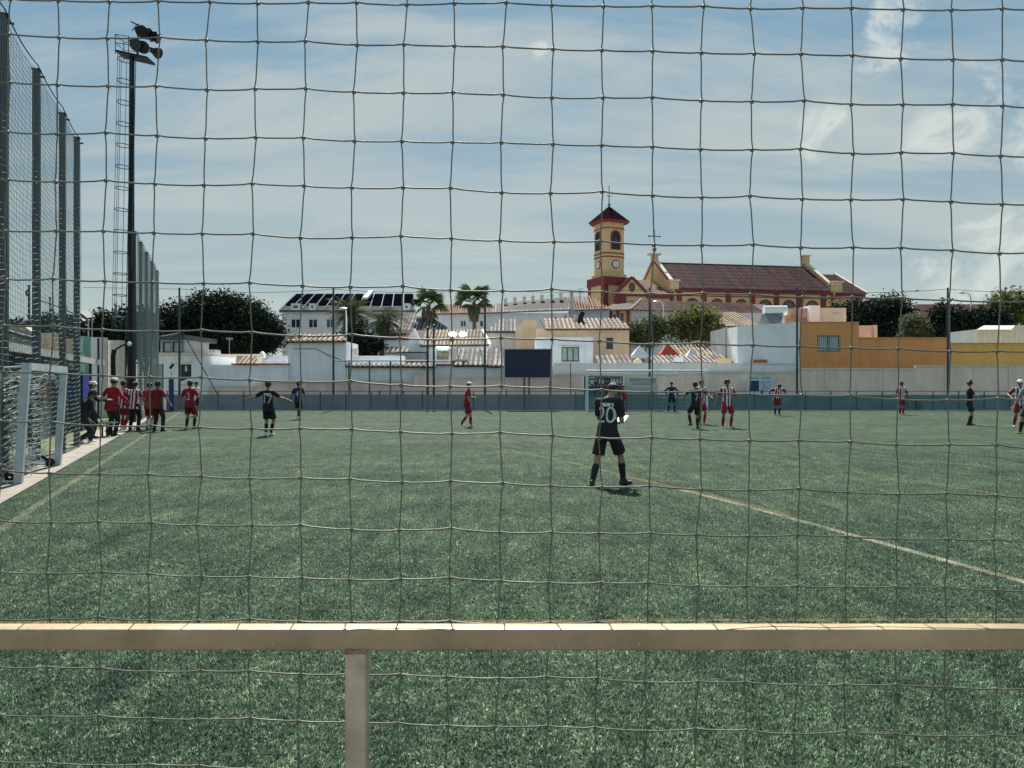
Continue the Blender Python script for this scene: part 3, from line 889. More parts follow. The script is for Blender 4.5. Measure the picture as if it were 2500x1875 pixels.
def block(parent, mat, x0, x1, z0, z1, Y, depth, holes=(), name='wall'):
    """box building whose front has real openings; holes = (x0, x1, z0, z1)"""
    xs = sorted({x0, x1, *[h[0] for h in holes], *[h[1] for h in holes]}); zs = sorted({z0, z1, *[h[2] for h in holes], *[h[3] for h in holes]})
    mb = MB()
    for i in range(len(xs)-1):
        for j in range(len(zs)-1):
            cx, cz = (xs[i]+xs[i+1])/2, (zs[j]+zs[j+1])/2
            if any(h[0] < cx < h[1] and h[2] < cz < h[3] for h in holes): continue
            mb.quad((xs[i], Y, zs[j]), (xs[i+1], Y, zs[j]), (xs[i+1], Y, zs[j+1]), (xs[i], Y, zs[j+1]))
    d = .16
    for a, b, c, e in holes:
        mb.quad((a, Y, c), (a, Y+d, c), (a, Y+d, e), (a, Y, e)); mb.quad((b, Y, c), (b, Y, e), (b, Y+d, e), (b, Y+d, c))
        mb.quad((a, Y, c), (b, Y, c), (b, Y+d, c), (a, Y+d, c)); mb.quad((a, Y, e), (a, Y+d, e), (b, Y+d, e), (b, Y, e))
        mb.quad((a, Y+d, c), (b, Y+d, c), (b, Y+d, e), (a, Y+d, e))
    Yb = Y+depth
    mb.quad((x0, Y, z0), (x0, Y, z1), (x0, Yb, z1), (x0, Yb, z0)); mb.quad((x1, Y, z0), (x1, Yb, z0), (x1, Yb, z1), (x1, Y, z1))
    mb.quad((x0, Y, z1), (x1, Y, z1), (x1, Yb, z1), (x0, Yb, z1)); mb.quad((x0, Yb, z0), (x0, Yb, z1), (x1, Yb, z1), (x1, Yb, z0))
    me_o = mb.build(name, mat, parent)
    return me_o
def B(parent, mat, xa, xb, yt, yb, Y, depth, holes=(), name='wall'):
    """block given in photo pixels of its front face; holes likewise (xa, xb, ytop, ybottom)"""
    hs = [(X_(a, Y), X_(b, Y), Z_(d, Y), Z_(c, Y)) for a, b, c, d in holes]
    zb = 0 if yb is None else Z_(yb, Y)
    return block(parent, mat, X_(xa, Y), X_(xb, Y), zb, Z_(yt, Y), Y, depth, hs, name)
def W(parent, xa, xb, yt, yb, Y, **k):
    return window(parent, X_(xa, Y), X_(xb, Y), Z_(yb, Y), Z_(yt, Y), Y, **k)
def RP(mat, parent, Ye, Yr, e0, e1, r0, r1, name='roof', **k):
    """tile roof from photo pixels: eave points at depth Ye, ridge points at depth Yr"""
    return roof_patch(name, mat, parent, at(*e0, Ye), at(*e1, Ye), at(*r0, Yr), at(*r1, Yr), **k)
# ------------------------------------------------------------------ row of houses behind the wall
def houses():
    RED = M('red_trim', (.26, .04, .03), .7, .15)
    # clubhouse with glazed cabin on its roof, left corner
    Y = 49.0; t = thing('club_office', 'white club office with dark door and glazed cabin on roof', 'building', (X_(440, Y), Y, 0))
    B(t, WHITE, 386, 492, 866, None, Y, 6, [(441, 467, 889, 936)])
    MB().box(X_(441.4, Y), X_(466.6, Y), Y+.06, Y+.13, Z_(935.6, Y), Z_(889.4, Y)).build('door', M('dark_door', (.012, .016, .022), .4), t)
    MB().box(X_(451, Y), X_(456, Y), Y+.045, Y+.057, Z_(906, Y), Z_(893, Y)).build('poster', M('white_poster', (.7, .7, .7)), t)
    MB().box(X_(414, Y), X_(470, Y), Y-.35, Y-.002, Z_(884.5, Y), Z_(882, Y)).build('canopy', WHITE, t)
    B(t, GREYW, 392, 450, 829, 862, Y+.3, 4, [(397, 418, 834, 860), (421, 446, 834, 860)], 'cabin')
    W(t, 397, 418, 834, 860, Y+.3, frame=FRAMED, panes=1, sill=False, pane=M('bright_cabin_glass', (.45, .52, .56), .2))
    W(t, 421, 446, 834, 860, Y+.3, frame=FRAMED, panes=1, sill=False, pane=M('bright_cabin_glass', (.45, .52, .56)))
    MB().box(X_(386, Y), X_(462, Y), Y-.5, Y+4.6, Z_(828.5, Y), Z_(818, Y)).build('cabin_roof', M('dark_roof_sheet', (.05, .055, .06), .6), t)
    MB().box(X_(384, Y), X_(500, Y), Y-.25, Y+6.1, Z_(865.6, Y), Z_(861, Y)).build('roof_slab', CREAM, t)
    MB().prism([(X_(440, Y), Z_(936, Y)), (X_(470, Y), Z_(936, Y)), (X_(470, Y), Z_(922, Y))], Y-.5, Y-.01).build('stair_parapet', WHITE, t)

    Y = 50.6; t = thing('white_house', 'long low white house wall with thin red eave at left', 'house', (X_(590, Y), Y, 0))
    B(t, WHITE, 494, 703, 891, None, Y, 5)
    MB().box(X_(566, Y), X_(706, Y), Y-.14, Y+.2, Z_(890.5, Y), Z_(887, Y)).build('eave_trim', RED, t)
    RP(TILE_PALE, t, 51.2, 52.6, (578, 888), (630, 888), (577, 868), (627, 868), name='tile_roof')
    MB().prism([(X_(630, 52), Z_(889, 52)), (X_(668, 52), Z_(868, 52)), (X_(704, 52), Z_(868, 52)), (X_(704, 52), Z_(889, 52))], 52, 54).build('gable', WHITE, t)
    MB().prism([(X_(630, 52), Z_(872, 52)), (X_(641, 52), Z_(872, 52)), (X_(641, 52), Z_(862, 52)), (X_(636, 52), Z_(857, 52)), (X_(631, 52), Z_(862, 52))], 52.2, 52.6).build('chimney', WHITE, t)
    Y = 57; t = thing('rear_wall_house', 'low beige house wall half hidden behind white house at left', 'house', (X_(560, Y), Y, 0))
    B(t, CREAM, 470, 640, 864, None, Y, 4)
    MB().box(X_(506, Y), X_(526, Y), Y-.1, Y+1, Z_(863.8, Y), Z_(853, Y)).build('water_tank', GREYW, t)
    MB().box(X_(488, Y), X_(536, Y), Y-.12, Y+.3, Z_(863.7, Y), Z_(861, Y)).build('coping', WHITE, t)

    Y = 50.9; t = thing('white_house', 'tall plain white house wall capped with clay tile eave', 'house', (X_(770, Y), Y, 0))
    B(t, WHITE, 703.5, 845, 833, None, Y, 4)
    RP(TILE_PALE, t, Y-.25, Y+1.6, (697, 833), (845, 832), (712, 817), (838, 817), name='tile_roof', pitch=.32, rad=.105)
    MB().tube([at(690, 838, Y), at(700, 828, Y), at(722, 816, Y+.4)], .12, 6).build('verge_tiles', TILE_PALE, t)
    MB().tube([at(716, 851, Y-.03), at(772, 851, Y-.03), at(800, 866, Y-.03), at(845, 883, Y-.03)], .018, 4).build('wall_cable', DARKM, t)

    Y = 50.7; t = thing('white_house', 'low white house wall with scalloped dark tile edge behind pipe frame', 'house', (X_(930, Y), Y, 0))
    B(t, WHITE, 846, 1062, 893, None, Y, 4)
    RP(TILE_GREY, t, Y-.3, Y+.5, (843, 893.5), (1064, 894.5), (843, 886), (1064, 887), name='tile_edge', pitch=.32, rad=.105)
    B(t, WHITE, 846, 985, 868, 890, 53, 2, name='parapet')
    MB().box(X_(862, 52.6), X_(872, 52.6), 52.5, 53.0, Z_(867, 53), Z_(851, 53)).build('chimney', CREAM, t)
    Y = 54.2; t = thing('shed', 'small grey slatted shed top beside the palms', 'shed', (X_(1000, Y), Y, 0))
    B(t, M('grey_mesh_cloth', (.20, .21, .21), .9, .2, 3), 970, 1038, 861, None, Y, 2)
    MB().box(X_(968, Y), X_(1040, Y), Y-.1, Y+2.1, Z_(860.7, Y), Z_(858.5, Y)).build('roof_sheet', DARKM, t)

    # gabled house with the sunlit roof
    Y = 55.5; t = thing('gabled_house', 'white gabled house with pale sunlit tile roof behind lit lamps', 'house', (X_(1100, Y), Y, 0))
    B(t, WHITE, 1000, 1196, 842, None, Y, 5, [(1066, 1096, 856, 882)])
    MB().box(X_(1066.4, Y), X_(1095.6, Y), Y+.10, Y+.15, Z_(881.6, Y), Z_(856.4, Y)).build('porch_panel', M('porch_clutter', (.42, .34, .28), .8, .6, 4), t)
    RP(TILE_PALE, t, Y-.25, Y+3.2, (1026, 843), (1194, 841), (1010, 806), (1180, 806), name='tile_roof', pitch=.26)
    MB().prism([(X_(996, Y), Z_(842, Y)), (X_(1028, Y), Z_(842, Y)), (X_(1011, Y), Z_(802, Y))], Y-.02, Y+.4).build('gable', WHITE, t)
    MB().bar(at(1010, 803, Y-.1), at(1027, 840, Y-.2), .18, .2).build('verge', WHITE, t)
    MB().bar(at(1178, 806, Y+3), at(1196, 842, Y-.2), .18, .2).build('verge', WHITE, t)
    MB().cyl(at(1065.5, 845, Y-.15), at(1096, 844.5, Y-.15), .045, n=8).build('tube_light', M('lit_tube', (.8, .95, .8), .5, emit=((.75, 1., .72), 3.5)), t)

    Y = 51.0; t = thing('white_house', 'white house wall under black-and-white striped tiles left of scoreboard', 'house', (X_(1150, Y), Y, 0))
    B(t, WHITE, 1062.5, 1349, 893, None, Y, 5)
    RP(TILE_GREY, t, Y-.2, Y+3.4, (1106, 892), (1228, 892), (1096, 851), (1222, 851), name='tile_roof', pitch=.31, rad=.088)
    RP(TILE_GREY, t, Y-.25, Y+1.6, (1190, 894), (1236, 894), (1184, 874), (1232, 874), name='lower_tile_roof', pitch=.31, rad=.088)
    MB().box(X_(1062, Y), X_(1200, Y), Y-.15, Y+.3, Z_(893, Y)+.003, Z_(889, Y)).build('eave_trim', RED, t)
    c = at(1172, 855, Y-.25); MB().tube([at(1166, 876, Y-.3), at(1167, 862, Y-.3), at(1172, 852, Y-.3), at(1177, 862, Y-.3), at(1177, 876, Y-.3)], [.02, .12, .16, .12, .05], 8).build('chimney_cowl', WHITE, t)

    # hip roofs in the middle distance
    Y = 64; t = thing('tiled_house', 'white house with brown hipped tile roof behind the palms', 'house', (X_(1040, Y), Y, 0))
    B(t, WHITE, 945, 1100, 805, None, Y, 7)
    RP(TILE_GREY, t, Y-.3, Y+3.5, (935, 806), (1102, 806), (985, 771), (1050, 771), name='tile_roof', pitch=.28)
    Y = 58; t = thing('tiled_house', 'small white gabled house left of the lit lamps', 'house', (X_(970, Y), Y, 0))
    B(t, WHITE, 938, 1000, 826, None, Y, 4)
    RP(TILE, t, Y-.2, Y+2, (934, 826), (1003, 826), (952, 808), (1003, 808), name='tile_roof')
    RP(TILE_GREY, t, Y-3, Y-1.6, (940, 860), (998, 860), (940, 846), (996, 846), name='lower_tile_roof', pitch=.3)

    # beige house and peach house behind the scoreboard
    Y = 60; t = thing('beige_house', 'beige house with mottled tile roof left of the peach house', 'house', (X_(1255, Y), Y, 0))
    B(t, CREAM, 1190, 1264, 810, None, Y, 5)
    RP(TILE_GREY, t, Y-.3, Y+3, (1185, 810), (1262, 810), (1222, 779), (1272, 779), name='tile_roof', pitch=.28)
    MB().prism([(X_(1258, Y), 0), (X_(1310, Y), 0), (X_(1310, Y), Z_(783, Y)), (X_(1275, Y), Z_(783, Y)), (X_(1258, Y), Z_(806, Y))], Y-.6, Y+4).build('gable', PEACH, t)
    MB().box(X_(1183, Y), X_(1262, Y), Y-.42, Y-.3, Z_(813, Y), Z_(808, Y)).build('gutter', M('green_gutter', (.05, .12, .11), .5), t)
    Y = 58; t = thing('peach_house', 'peach house with ribbed tile roof and small dark window', 'house', (X_(1420, Y), Y, 0))
    B(t, PEACH, 1309, 1536, 803, None, Y, 6, [(1480, 1497, 824, 852)])
    W(t, 1480, 1497, 824, 852, Y, frame=FRAMED, panes=1)
    RP(TILE_PALE, t, Y-.3, Y+3.4, (1331, 803), (1539, 802), (1318, 778), (1511, 778), name='tile_roof', pitch=.32, rad=.105)
    MB().box(X_(1402, 60.5), X_(1424, 60.5), 60.2, 60.9, Z_(790, 60.5), Z_(768, 60.5)).build('chimney', CREAM, t)
    MB().tube([at(1416, 786, 60), at(1419, 770, 60), at(1424, 762, 60)], .2, 6).build('air_vent', DARKM, t)
    Y = 54; t = thing('white_extension', 'white boxy extension with curtained window right of the scoreboard', 'house', (X_(1380, Y), Y, 0))
    B(t, WHITE, 1309, 1448, 822, None, Y, 3.6, [(1371, 1414, 847, 882)])
    W(t, 1371, 1414, 847, 882, Y, frame=FRAMED, panes=3, curtain=M('pale_green_curtain', (.42, .52, .48), .6, .2, 3))
    MB().box(X_(1366, Y), X_(1419, Y), Y-.12, Y-.002, Z_(847, Y), Z_(844.5, Y)).build('lintel', CREAM, t)

    Y = 51.0; t = thing('terrace_wall', 'long white terrace parapet running behind the far goal', 'wall', (X_(1650, Y), Y, 0))
    B(t, WHITE, 1350, 1948, 888, None, Y, .5)
    MB().box(X_(1349.6, Y), X_(1948, Y), Y-.08, Y+.55, Z_(888, Y)+.003, Z_(886, Y)).build('coping', WHITE, t)
    t = thing('tile_roof_house', 'striped tile roof just right of the white extension', 'house', (X_(1500, 53), 53, 0))
    B(t, WHITE, 1452, 1540, 889, None, 53.2, 3)
    RP(TILE_GREY, t, 52.6, 55, (1460, 889), (1546, 887), (1450, 868), (1536, 868), pitch=.31, rad=.088)
    t = thing('tile_roof_house', 'long striped tile roof above the terrace right of white tent', 'house', (X_(1710, 53), 53, 0))
    B(t, WHITE, 1595, 1826, 887, None, 53.2, 3)
    RP(TILE_GREY, t, 52.6, 55.2, (1594, 887), (1822, 885), (1584, 868), (1832, 868), pitch=.31, rad=.088)
    MB().box(X_(1745, 53), X_(1778, 53), 52.3, 53, Z_(888, 53), Z_(874, 53)).build('chimney', PEACH, t)
    MB().box(X_(1644, 53), X_(1662, 53), 52.2, 53, Z_(884, 53), Z_(872, 53)).build('chimney', WHITE, t)
    t = thing('tile_roof_house', 'upper striped tile roof beside the tall white house', 'house', (X_(1715, 57), 57, 0))
    B(t, WHITE, 1636, 1796, 868, None, 57.2, 3)
    RP(TILE_PALE, t, 56.6, 60, (1640, 868), (1796, 866), (1622, 838), (1796, 838), pitch=.31, rad=.088)
    # tents
    def tent(x, yt, yb, Y, half, mat, label, pole_h):
        t = thing('pavilion_tent', label, 'tent', (X_(x, Y), Y, 0))
        a, b, c = X_(x-half, Y), X_(x+half, Y), X_(x, Y); d = (b-a)/2; zt, zb = Z_(yt, Y), Z_(yb, Y)
        MB().add([(a, Y-d, zb), (b, Y-d, zb), (b, Y+d, zb), (a, Y+d, zb), (c, Y, zt)], [(0,1,4),(1,2,4),(2,3,4),(3,0,4)]).build('canopy', mat, t)
        MB().box(a, b, Y-d, Y+d, zb-.18, zb-.004).build('valance', mat, t)
        for xx in (a+.05, b-.05):
            for yy in (Y-d+.05, Y+d-.05): MB().cyl((xx, yy, 0), (xx, yy, zb-.19), .03, n=6).build('leg', GALV, t)
    tent(1561, 842, 867, 55.5, 19, M('white_canvas', (.74, .75, .76), .7), 'white pyramid tent between the tile roofs', 2)
    tent(1630, 837, 864, 56.0, 21, M('red_canvas', (.50, .06, .03), .7), 'red pyramid tent between the tile roofs', 2)
    tent(1688, 848, 868, 55.8, 13, M('white_canvas', (.74, .75, .76)), 'small white pyramid tent right of the red one', 2)
    Y = 52; t = thing('beach_parasol', 'pale yellow folded parasol lying on the terrace edge', 'parasol', (X_(1560, Y), Y, 0))
    MB().tube([at(1546, 884, Y), at(1556, 881, Y), at(1573, 890, Y)], [.05, .22, .04], 8).build('canopy', M('cream_canvas', (.72, .62, .36), .7), t)
    MB().cyl(at(1556, 881, Y), at(1556, 935, Y), .03, n=6).build('pole', WHITEM, t)

    # right: tall white house, orange house, ochre wall
    Y = 51.8; t = thing('white_house', 'tall blank white house left of the orange house', 'house', (X_(1870, Y), Y, 0))
    x0, x1 = X_(1800, Y), X_(1952, Y)
    MB().prism([(x0, 0), (x1, 0), (x1, Z_(786, Y)), (X_(1905, Y), Z_(789, Y)), (x0, Z_(796, Y))], Y, Y+6).build('wall', WHITE, t)
    MB().box(X_(1838, Y), X_(1937, Y), Y-.05, Y-.003, Z_(887, Y), Z_(862, Y)).build('render_patch', WHITE, t)
    MB().box(X_(1838, Y), X_(1866, Y), Y-.6, Y-.06, Z_(887, Y), Z_(878, Y)).build('plant_box', M('terracotta', (.42, .16, .08), .8, .2), t)
    B(t, GREYW, 1770, 1799, 800, None, Y+2.5, 4, [(1778, 1788, 806, 838)], 'side_wing')
    W(t, 1778, 1788, 806, 838, Y+2.5, frame=FRAMED, panes=1, sill=False)
    # roof clutter: water heater
    Y = 53.5; t = thing('solar_water_heater', 'solar water heater with white tank on white house roof', 'water heater', (X_(1890, Y), Y, Z_(796, Y)))
    MB().cyl(at(1865, 757, Y), at(1920, 757, Y), .32, n=14).build('tank', WHITEM, t, smooth=True)
    MB().add([at(1850, 798, Y-1.2), at(1904, 793, Y-1.2), at(1914, 763, Y-.2), at(1864, 765, Y-.2)], [(0,1,2,3)]).build('collector_panel', M('collector_glass', (.16, .17, .17), .25, .5, 2), t)
    for px in (1866, 1912): MB().bar(at(px, 757, Y+.1), at(px, 796, Y+.3), .05).build('stand_leg', GALV, t)
    Y = 57.0; t = thing('roof_terrace_house', 'brownish stone roof-terrace wall with white chimney block', 'house', (X_(1990, Y), Y, 0))
    B(t, M('rubble_stone', (.40, .30, .25), .9, .4, 2.5, .5, 10), 1918, 1976, 752, None, Y, 3)
    B(t, WHITE, 1976.4, 2002, 745, None, Y-.4, 3, name='white_block')
    B(t, CREAM, 2002.6, 2066, 751, None, Y-.2, 3, name='stair_house')
    MB().tube([at(2032, 763, Y-.3), at(2044, 765, Y-.3), at(2052, 761, Y-.3)], .02, 4).build('roof_pipe', GALV, t)
    Y = 51.9; t = thing('orange_house', 'orange house with barred window right of white house', 'house', (X_(2025, Y), Y, 0))
    B(t, ORANGE, 1953, 2097, 787, None, Y, 6, [(1996, 2052, 818, 858)])
    W(t, 1996, 2052, 818, 858, Y, frame=M('brown_window_frame', (.16, .08, .05), .6), panes=2, bars=12, sill=False, pane=M('reflecting_pane', (.22, .36, .46), .12), fw=.09)
    MB().box(X_(1953, Y)+.01, X_(2234, Y), Y-.14, Y-.002, Z_(903, Y), Z_(898.5, Y)).build('cornice', STONE, t)
    MB().box(X_(1953, Y), X_(2098, Y), Y-.05, Y+.2, Z_(787, Y)+.003, Z_(785, Y)).build('coping', ORANGE, t)
    t = thing('orange_wall', 'plain orange garden wall right of the orange house', 'wall', (X_(2200, Y), Y, 0))
    B(t, ORANGE, 2097.6, 2316, 825, None, Y+.05, .5)
    MB().box(X_(2097.6, Y), X_(2317, Y), Y-.02, Y+.6, Z_(825, Y+.05)+.003, Z_(823, Y)).build('coping', ORANGE, t)
    MB().box(X_(2234.5, Y), X_(2320, Y), Y-.14, Y-.0, Z_(896, Y), Z_(891.5, Y)).build('cornice', STONE, t)
    t = thing('ochre_wall', 'mustard ochre garden wall at the right edge', 'wall', (X_(2420, Y), Y, 0))
    B(t, OCHRE, 2320.5, 2760, 838, None, Y+.08, .5)
    MB().box(X_(2320.5, Y), X_(2760, Y), Y-.02, Y+.6, Z_(838, Y+.08)+.003, Z_(836, Y)).build('coping', OCHRE, t)
    MB().box(X_(2320.5, Y), X_(2760, Y), Y-.14, Y+.0, Z_(896, Y), Z_(891.5, Y)).build('cornice', STONE, t)
    Y = 54; t = thing('stair_hut', 'small beige roof hut behind the orange wall', 'hut', (X_(2120, Y), Y, 0))
    B(t, CREAM, 2098, 2134, 794, None, Y, 2)
    B(t, STONE, 2134.5, 2142, 793, None, Y-.2, 2.4, name='pillar')
    # far right
    Y = 88; t = thing('tiled_house', 'wide grey house with reddish tile roof at far right', 'house', (X_(2340, Y), Y, 0))
    B(t, GREYW, 2228, 2470, 768, None, Y, 8, [(2262, 2274, 778, 800), (2390, 2402, 778, 800)])
    for a in (2262, 2390): W(t, a, a+12, 778, 800, Y)
    RP(TILE_DARK, t, Y-.4, Y+4.5, (2224, 768), (2474, 768), (2235, 743), (2462, 743), pitch=.34, rad=.12)
    Y = 58; t = thing('greenhouse_shed', 'white glazed shed with sloping roof at right edge', 'shed', (X_(2450, Y), Y, 0))
    FR = M('pale_glazing', (.50, .57, .56), .35, .12, 2)
    x0, x1 = X_(2387, Y), X_(2560, Y)
    MB().prism([(x0, 0), (x1, 0), (x1, Z_(792, Y)), (X_(2478, Y), Z_(794, Y)), (X_(2470, Y), Z_(803, Y)), (x0, Z_(803, Y))], Y, Y+4).build('glazed_wall', FR, t)
    MB().add([at(2384, 804, Y-.3), at(2468, 804, Y-.3), at(2485, 794, Y+2.5), at(2402, 794, Y+2.5)], [(0,1,2,3)]).build('roof_sheet', M('shed_sheet', (.56, .58, .54), .5), t)
    for k in range(9): MB().box(X_(2389+13*k, Y)-.025, X_(2389+13*k, Y)+.025, Y-.04, Y-.003, 0, Z_(804, Y)).build('glazing_bar', FRAMEW, t)

    # solar roof building
    Y = 80; t = thing('solar_roof_building', 'grey-white building with long dark solar panel roof', 'building', (X_(850, Y), Y, 0))
    hs = [(710, 733, 778, 800), (753, 775, 778, 800), (796, 816, 778, 800), (838, 858, 778, 800), (880, 900, 778, 800), (922, 942, 778, 800), (964, 984, 778, 800)]
    WALLG = M('bluish_white_wall', (.66, .68, .70), .85, .05, 1.2, stain=.08)
    B(t, WALLG, 689, 1010, 764, None, Y, 10, hs)
    for h in hs: W(t, *h, Y)
    MB().box(X_(684, Y), X_(1016, Y), Y-.4, Y+.2, Z_(763.6, Y), Z_(756, Y)).build('eave_band', GREYW, t)
    e0, e1, r0, r1 = at(682, 757, Y-.4), at(1012, 757, Y-.4), at(724, 718, Y+4.5), at(1010, 718, Y+4.5)
    MB().add([e0, e1, r1, r0, e0-Vector((0,0,.15)), e1-Vector((0,0,.15)), r1-Vector((0,0,.15)), r0-Vector((0,0,.15))], [(0,1,2,3),(4,5,6,7),(0,1,5,4),(1,2,6,5),(2,3,7,6),(3,0,4,7)]).build('roof', M('slate_roof', (.03, .034, .04), .85, .2, 2, spec=.1), t)
    PV = M('solar_cell', (.003, .004, .008), 1.0, .2, 1.5, spec=.0)
    PVF = M('panel_frame', (.16, .18, .2), .8)
    nrm = (e1-e0).cross(r0-e0).normalized()
    for k in range(12):
        u0, u1 = k/12+.006, (k+1)/12-.006
        for v0, v1 in ((.30, .62), (.65, .97)):
            q = [e0.lerp(e1, u0).lerp(r0.lerp(r1, u0), v0), e0.lerp(e1, u1).lerp(r0.lerp(r1, u1), v0), e0.lerp(e1, u1).lerp(r0.lerp(r1, u1), v1), e0.lerp(e1, u0).lerp(r0.lerp(r1, u0), v1)]
            o = MB().add([p + nrm*.12 for p in q] + [p + nrm*.05 for p in q], [(0,1,2,3),(4,5,6,7),(0,1,5,4),(1,2,6,5),(2,3,7,6),(3,0,4,7)]).build('solar_panel', PV, t)
        a = e0.lerp(e1, u0-.006).lerp(r0.lerp(r1, u0-.006), .05) + nrm*.14; b = e0.lerp(e1, u0-.006).lerp(r0.lerp(r1, u0-.006), .98) + nrm*.14
        MB().bar(a, b, .07, .05).build('panel_rail', PVF, t)
    MB().bar(at(893, 740, Y+2)+Vector((0, -.3, .5)), at(908, 723, Y+3.6)+Vector((0, -.3, .5)), .5, .25).build('skylight', WHITEM, t)
    for a, b in ((710, 732), (754, 769), (984, 1000)):
        B(t, WALLG, a, b, 740, 757, Y-.55, 1.6, [(a+4, b-4, 744, 753)], 'dormer')
        W(t, a+4, b-4, 744, 753, Y-.55, sill=False, panes=1)
    MB().box(X_(711, Y), X_(722, Y), Y-.45, Y-.002, Z_(807, Y), Z_(797+5, Y)).build('air_conditioner', WHITEM, t)

    # long building with the chimney row
    Y = 95; t = thing('long_house', 'long white house with brown tile roof and row of chimneys', 'house', (X_(1290, Y), Y, 0))
    hs = [(1124, 1138, 782, 797), (1153, 1162, 782, 806), (1171, 1180, 782, 797), (1352, 1360, 773, 785), (1378, 1384, 768, 782)]
    B(t, WALLG, 1068, 1390, 764, None, Y, 9, hs)
    for h in hs: W(t, *h, Y, panes=1 if h[1]-h[0] < 10 else 2)
    RP(TILE, t, Y-.4, Y+4.5, (1062, 766), (1200, 763), (1066, 744), (1200, 743), name='red_tile_roof', pitch=.32, rad=.11)
    RP(TILE_GREY, t, Y-.45, Y+4.6, (1200.5, 763), (1392, 756), (1200.5, 742), (1374, 725), pitch=.32, rad=.11)
    B(t, M('dull_blue_wall', (.34, .42, .48), .85, .08), 1391, 1487, 756, None, Y+.3, 9, name='end_wing')  # end wing in one even grey-blue colour
    RP(TILE, t, Y-.3, Y+5, (1388, 757), (1492, 754), (1376, 724), (1440, 742), name='end_roof', pitch=.32, rad=.11)
    for k, px in enumerate((1234, 1257, 1280, 1301, 1323, 1347, 1369)):
        yb = 742 - (px-1200)*.1; Yc = Y+3.6
        o = MB().box(X_(px-3.5, Yc), X_(px+3.5, Yc), Yc-.2, Yc+.2, Z_(yb+8, Yc), Z_(yb-7, Yc)).build('chimney', CREAM, t)
        c = MB(); c.box(X_(px-5, Yc), X_(px+5, Yc), Yc-.28, Yc+.28, Z_(yb-7, Yc)+.003, Z_(yb-8.5, Yc)); c.cyl((X_(px, Yc), Yc, Z_(yb-8.5, Yc)+.003), (X_(px, Yc), Yc, Z_(yb-13, Yc)), .18, .1, 8)
        c.build('cowl', CREAM, o)
    MB().box(X_(1391, Y), X_(1399, Y), Y-.6, Y+.0, Z_(756, Y), Z_(710, Y)).build('tall_chimney', M('dull_blue_wall', (.34, .42, .48)), t)
    MB().tube([at(1416, 735, Y), at(1416, 705, Y)], .04, 5).build('aerial_mast', DARKM, t)
    for k in range(4): MB().bar(at(1410, 706+4*k, Y), at(1424, 704+4*k, Y), .03).build('aerial_element', DARKM, t)

    # parish buildings in front of the church
    Y = 104; YB = M('parish_yellow', (.62, .46, .25), .85, .06, stain=.1); RB = M('parish_red', (.20, .035, .035), .8, .12)
    t = thing('parish_house', 'low parish house with brown hip roof and red corner trim', 'house', (X_(1550, Y), Y, 0))
    hs = [(1495, 1505, 765, 785), (1513, 1524, 762, 788)]
    B(t, YB, 1488, 1540, 757, None, Y, 14, hs)
    for h in hs: W(t, *h, Y, panes=1)
    for a in (1488, 1505.5, 1530): MB().box(X_(a, Y), X_(a+7, Y), Y-.12, Y-.002, 0, Z_(758, Y)).build('pilaster', RB, t)
    RP(TILE, t, Y-.5, Y+6, (1468, 758), (1541, 755), (1500, 741), (1566, 730), pitch=.36, rad=.12)
    RP(TILE_DARK, t, Y-.5, Y+6, (1541.5, 756), (1870, 765), (1570, 733), (1868, 743), name='long_roof', pitch=.36, rad=.12)
    MB().tube([at(1540, 754, Y-.5), at(1566, 729, Y+6)], .14, 6).build('hip_tiles', TILE_PALE, t)
    B(t, WALLG, 1541, 1866, 760, None, Y+.3, 12, name='long_wall')
    Y = 72; t = thing('tiled_house', 'low house with faded pinkish tile roof left of water heater', 'house', (X_(1790, Y), Y, 0))
    B(t, WHITE, 1735, 1850, 797, None, Y, 6)
    RP(TILE_PALE, t, Y-.3, Y+7, (1728, 797), (1852, 794), (1736, 763), (1862, 763), pitch=.32, rad=.07)
houses()

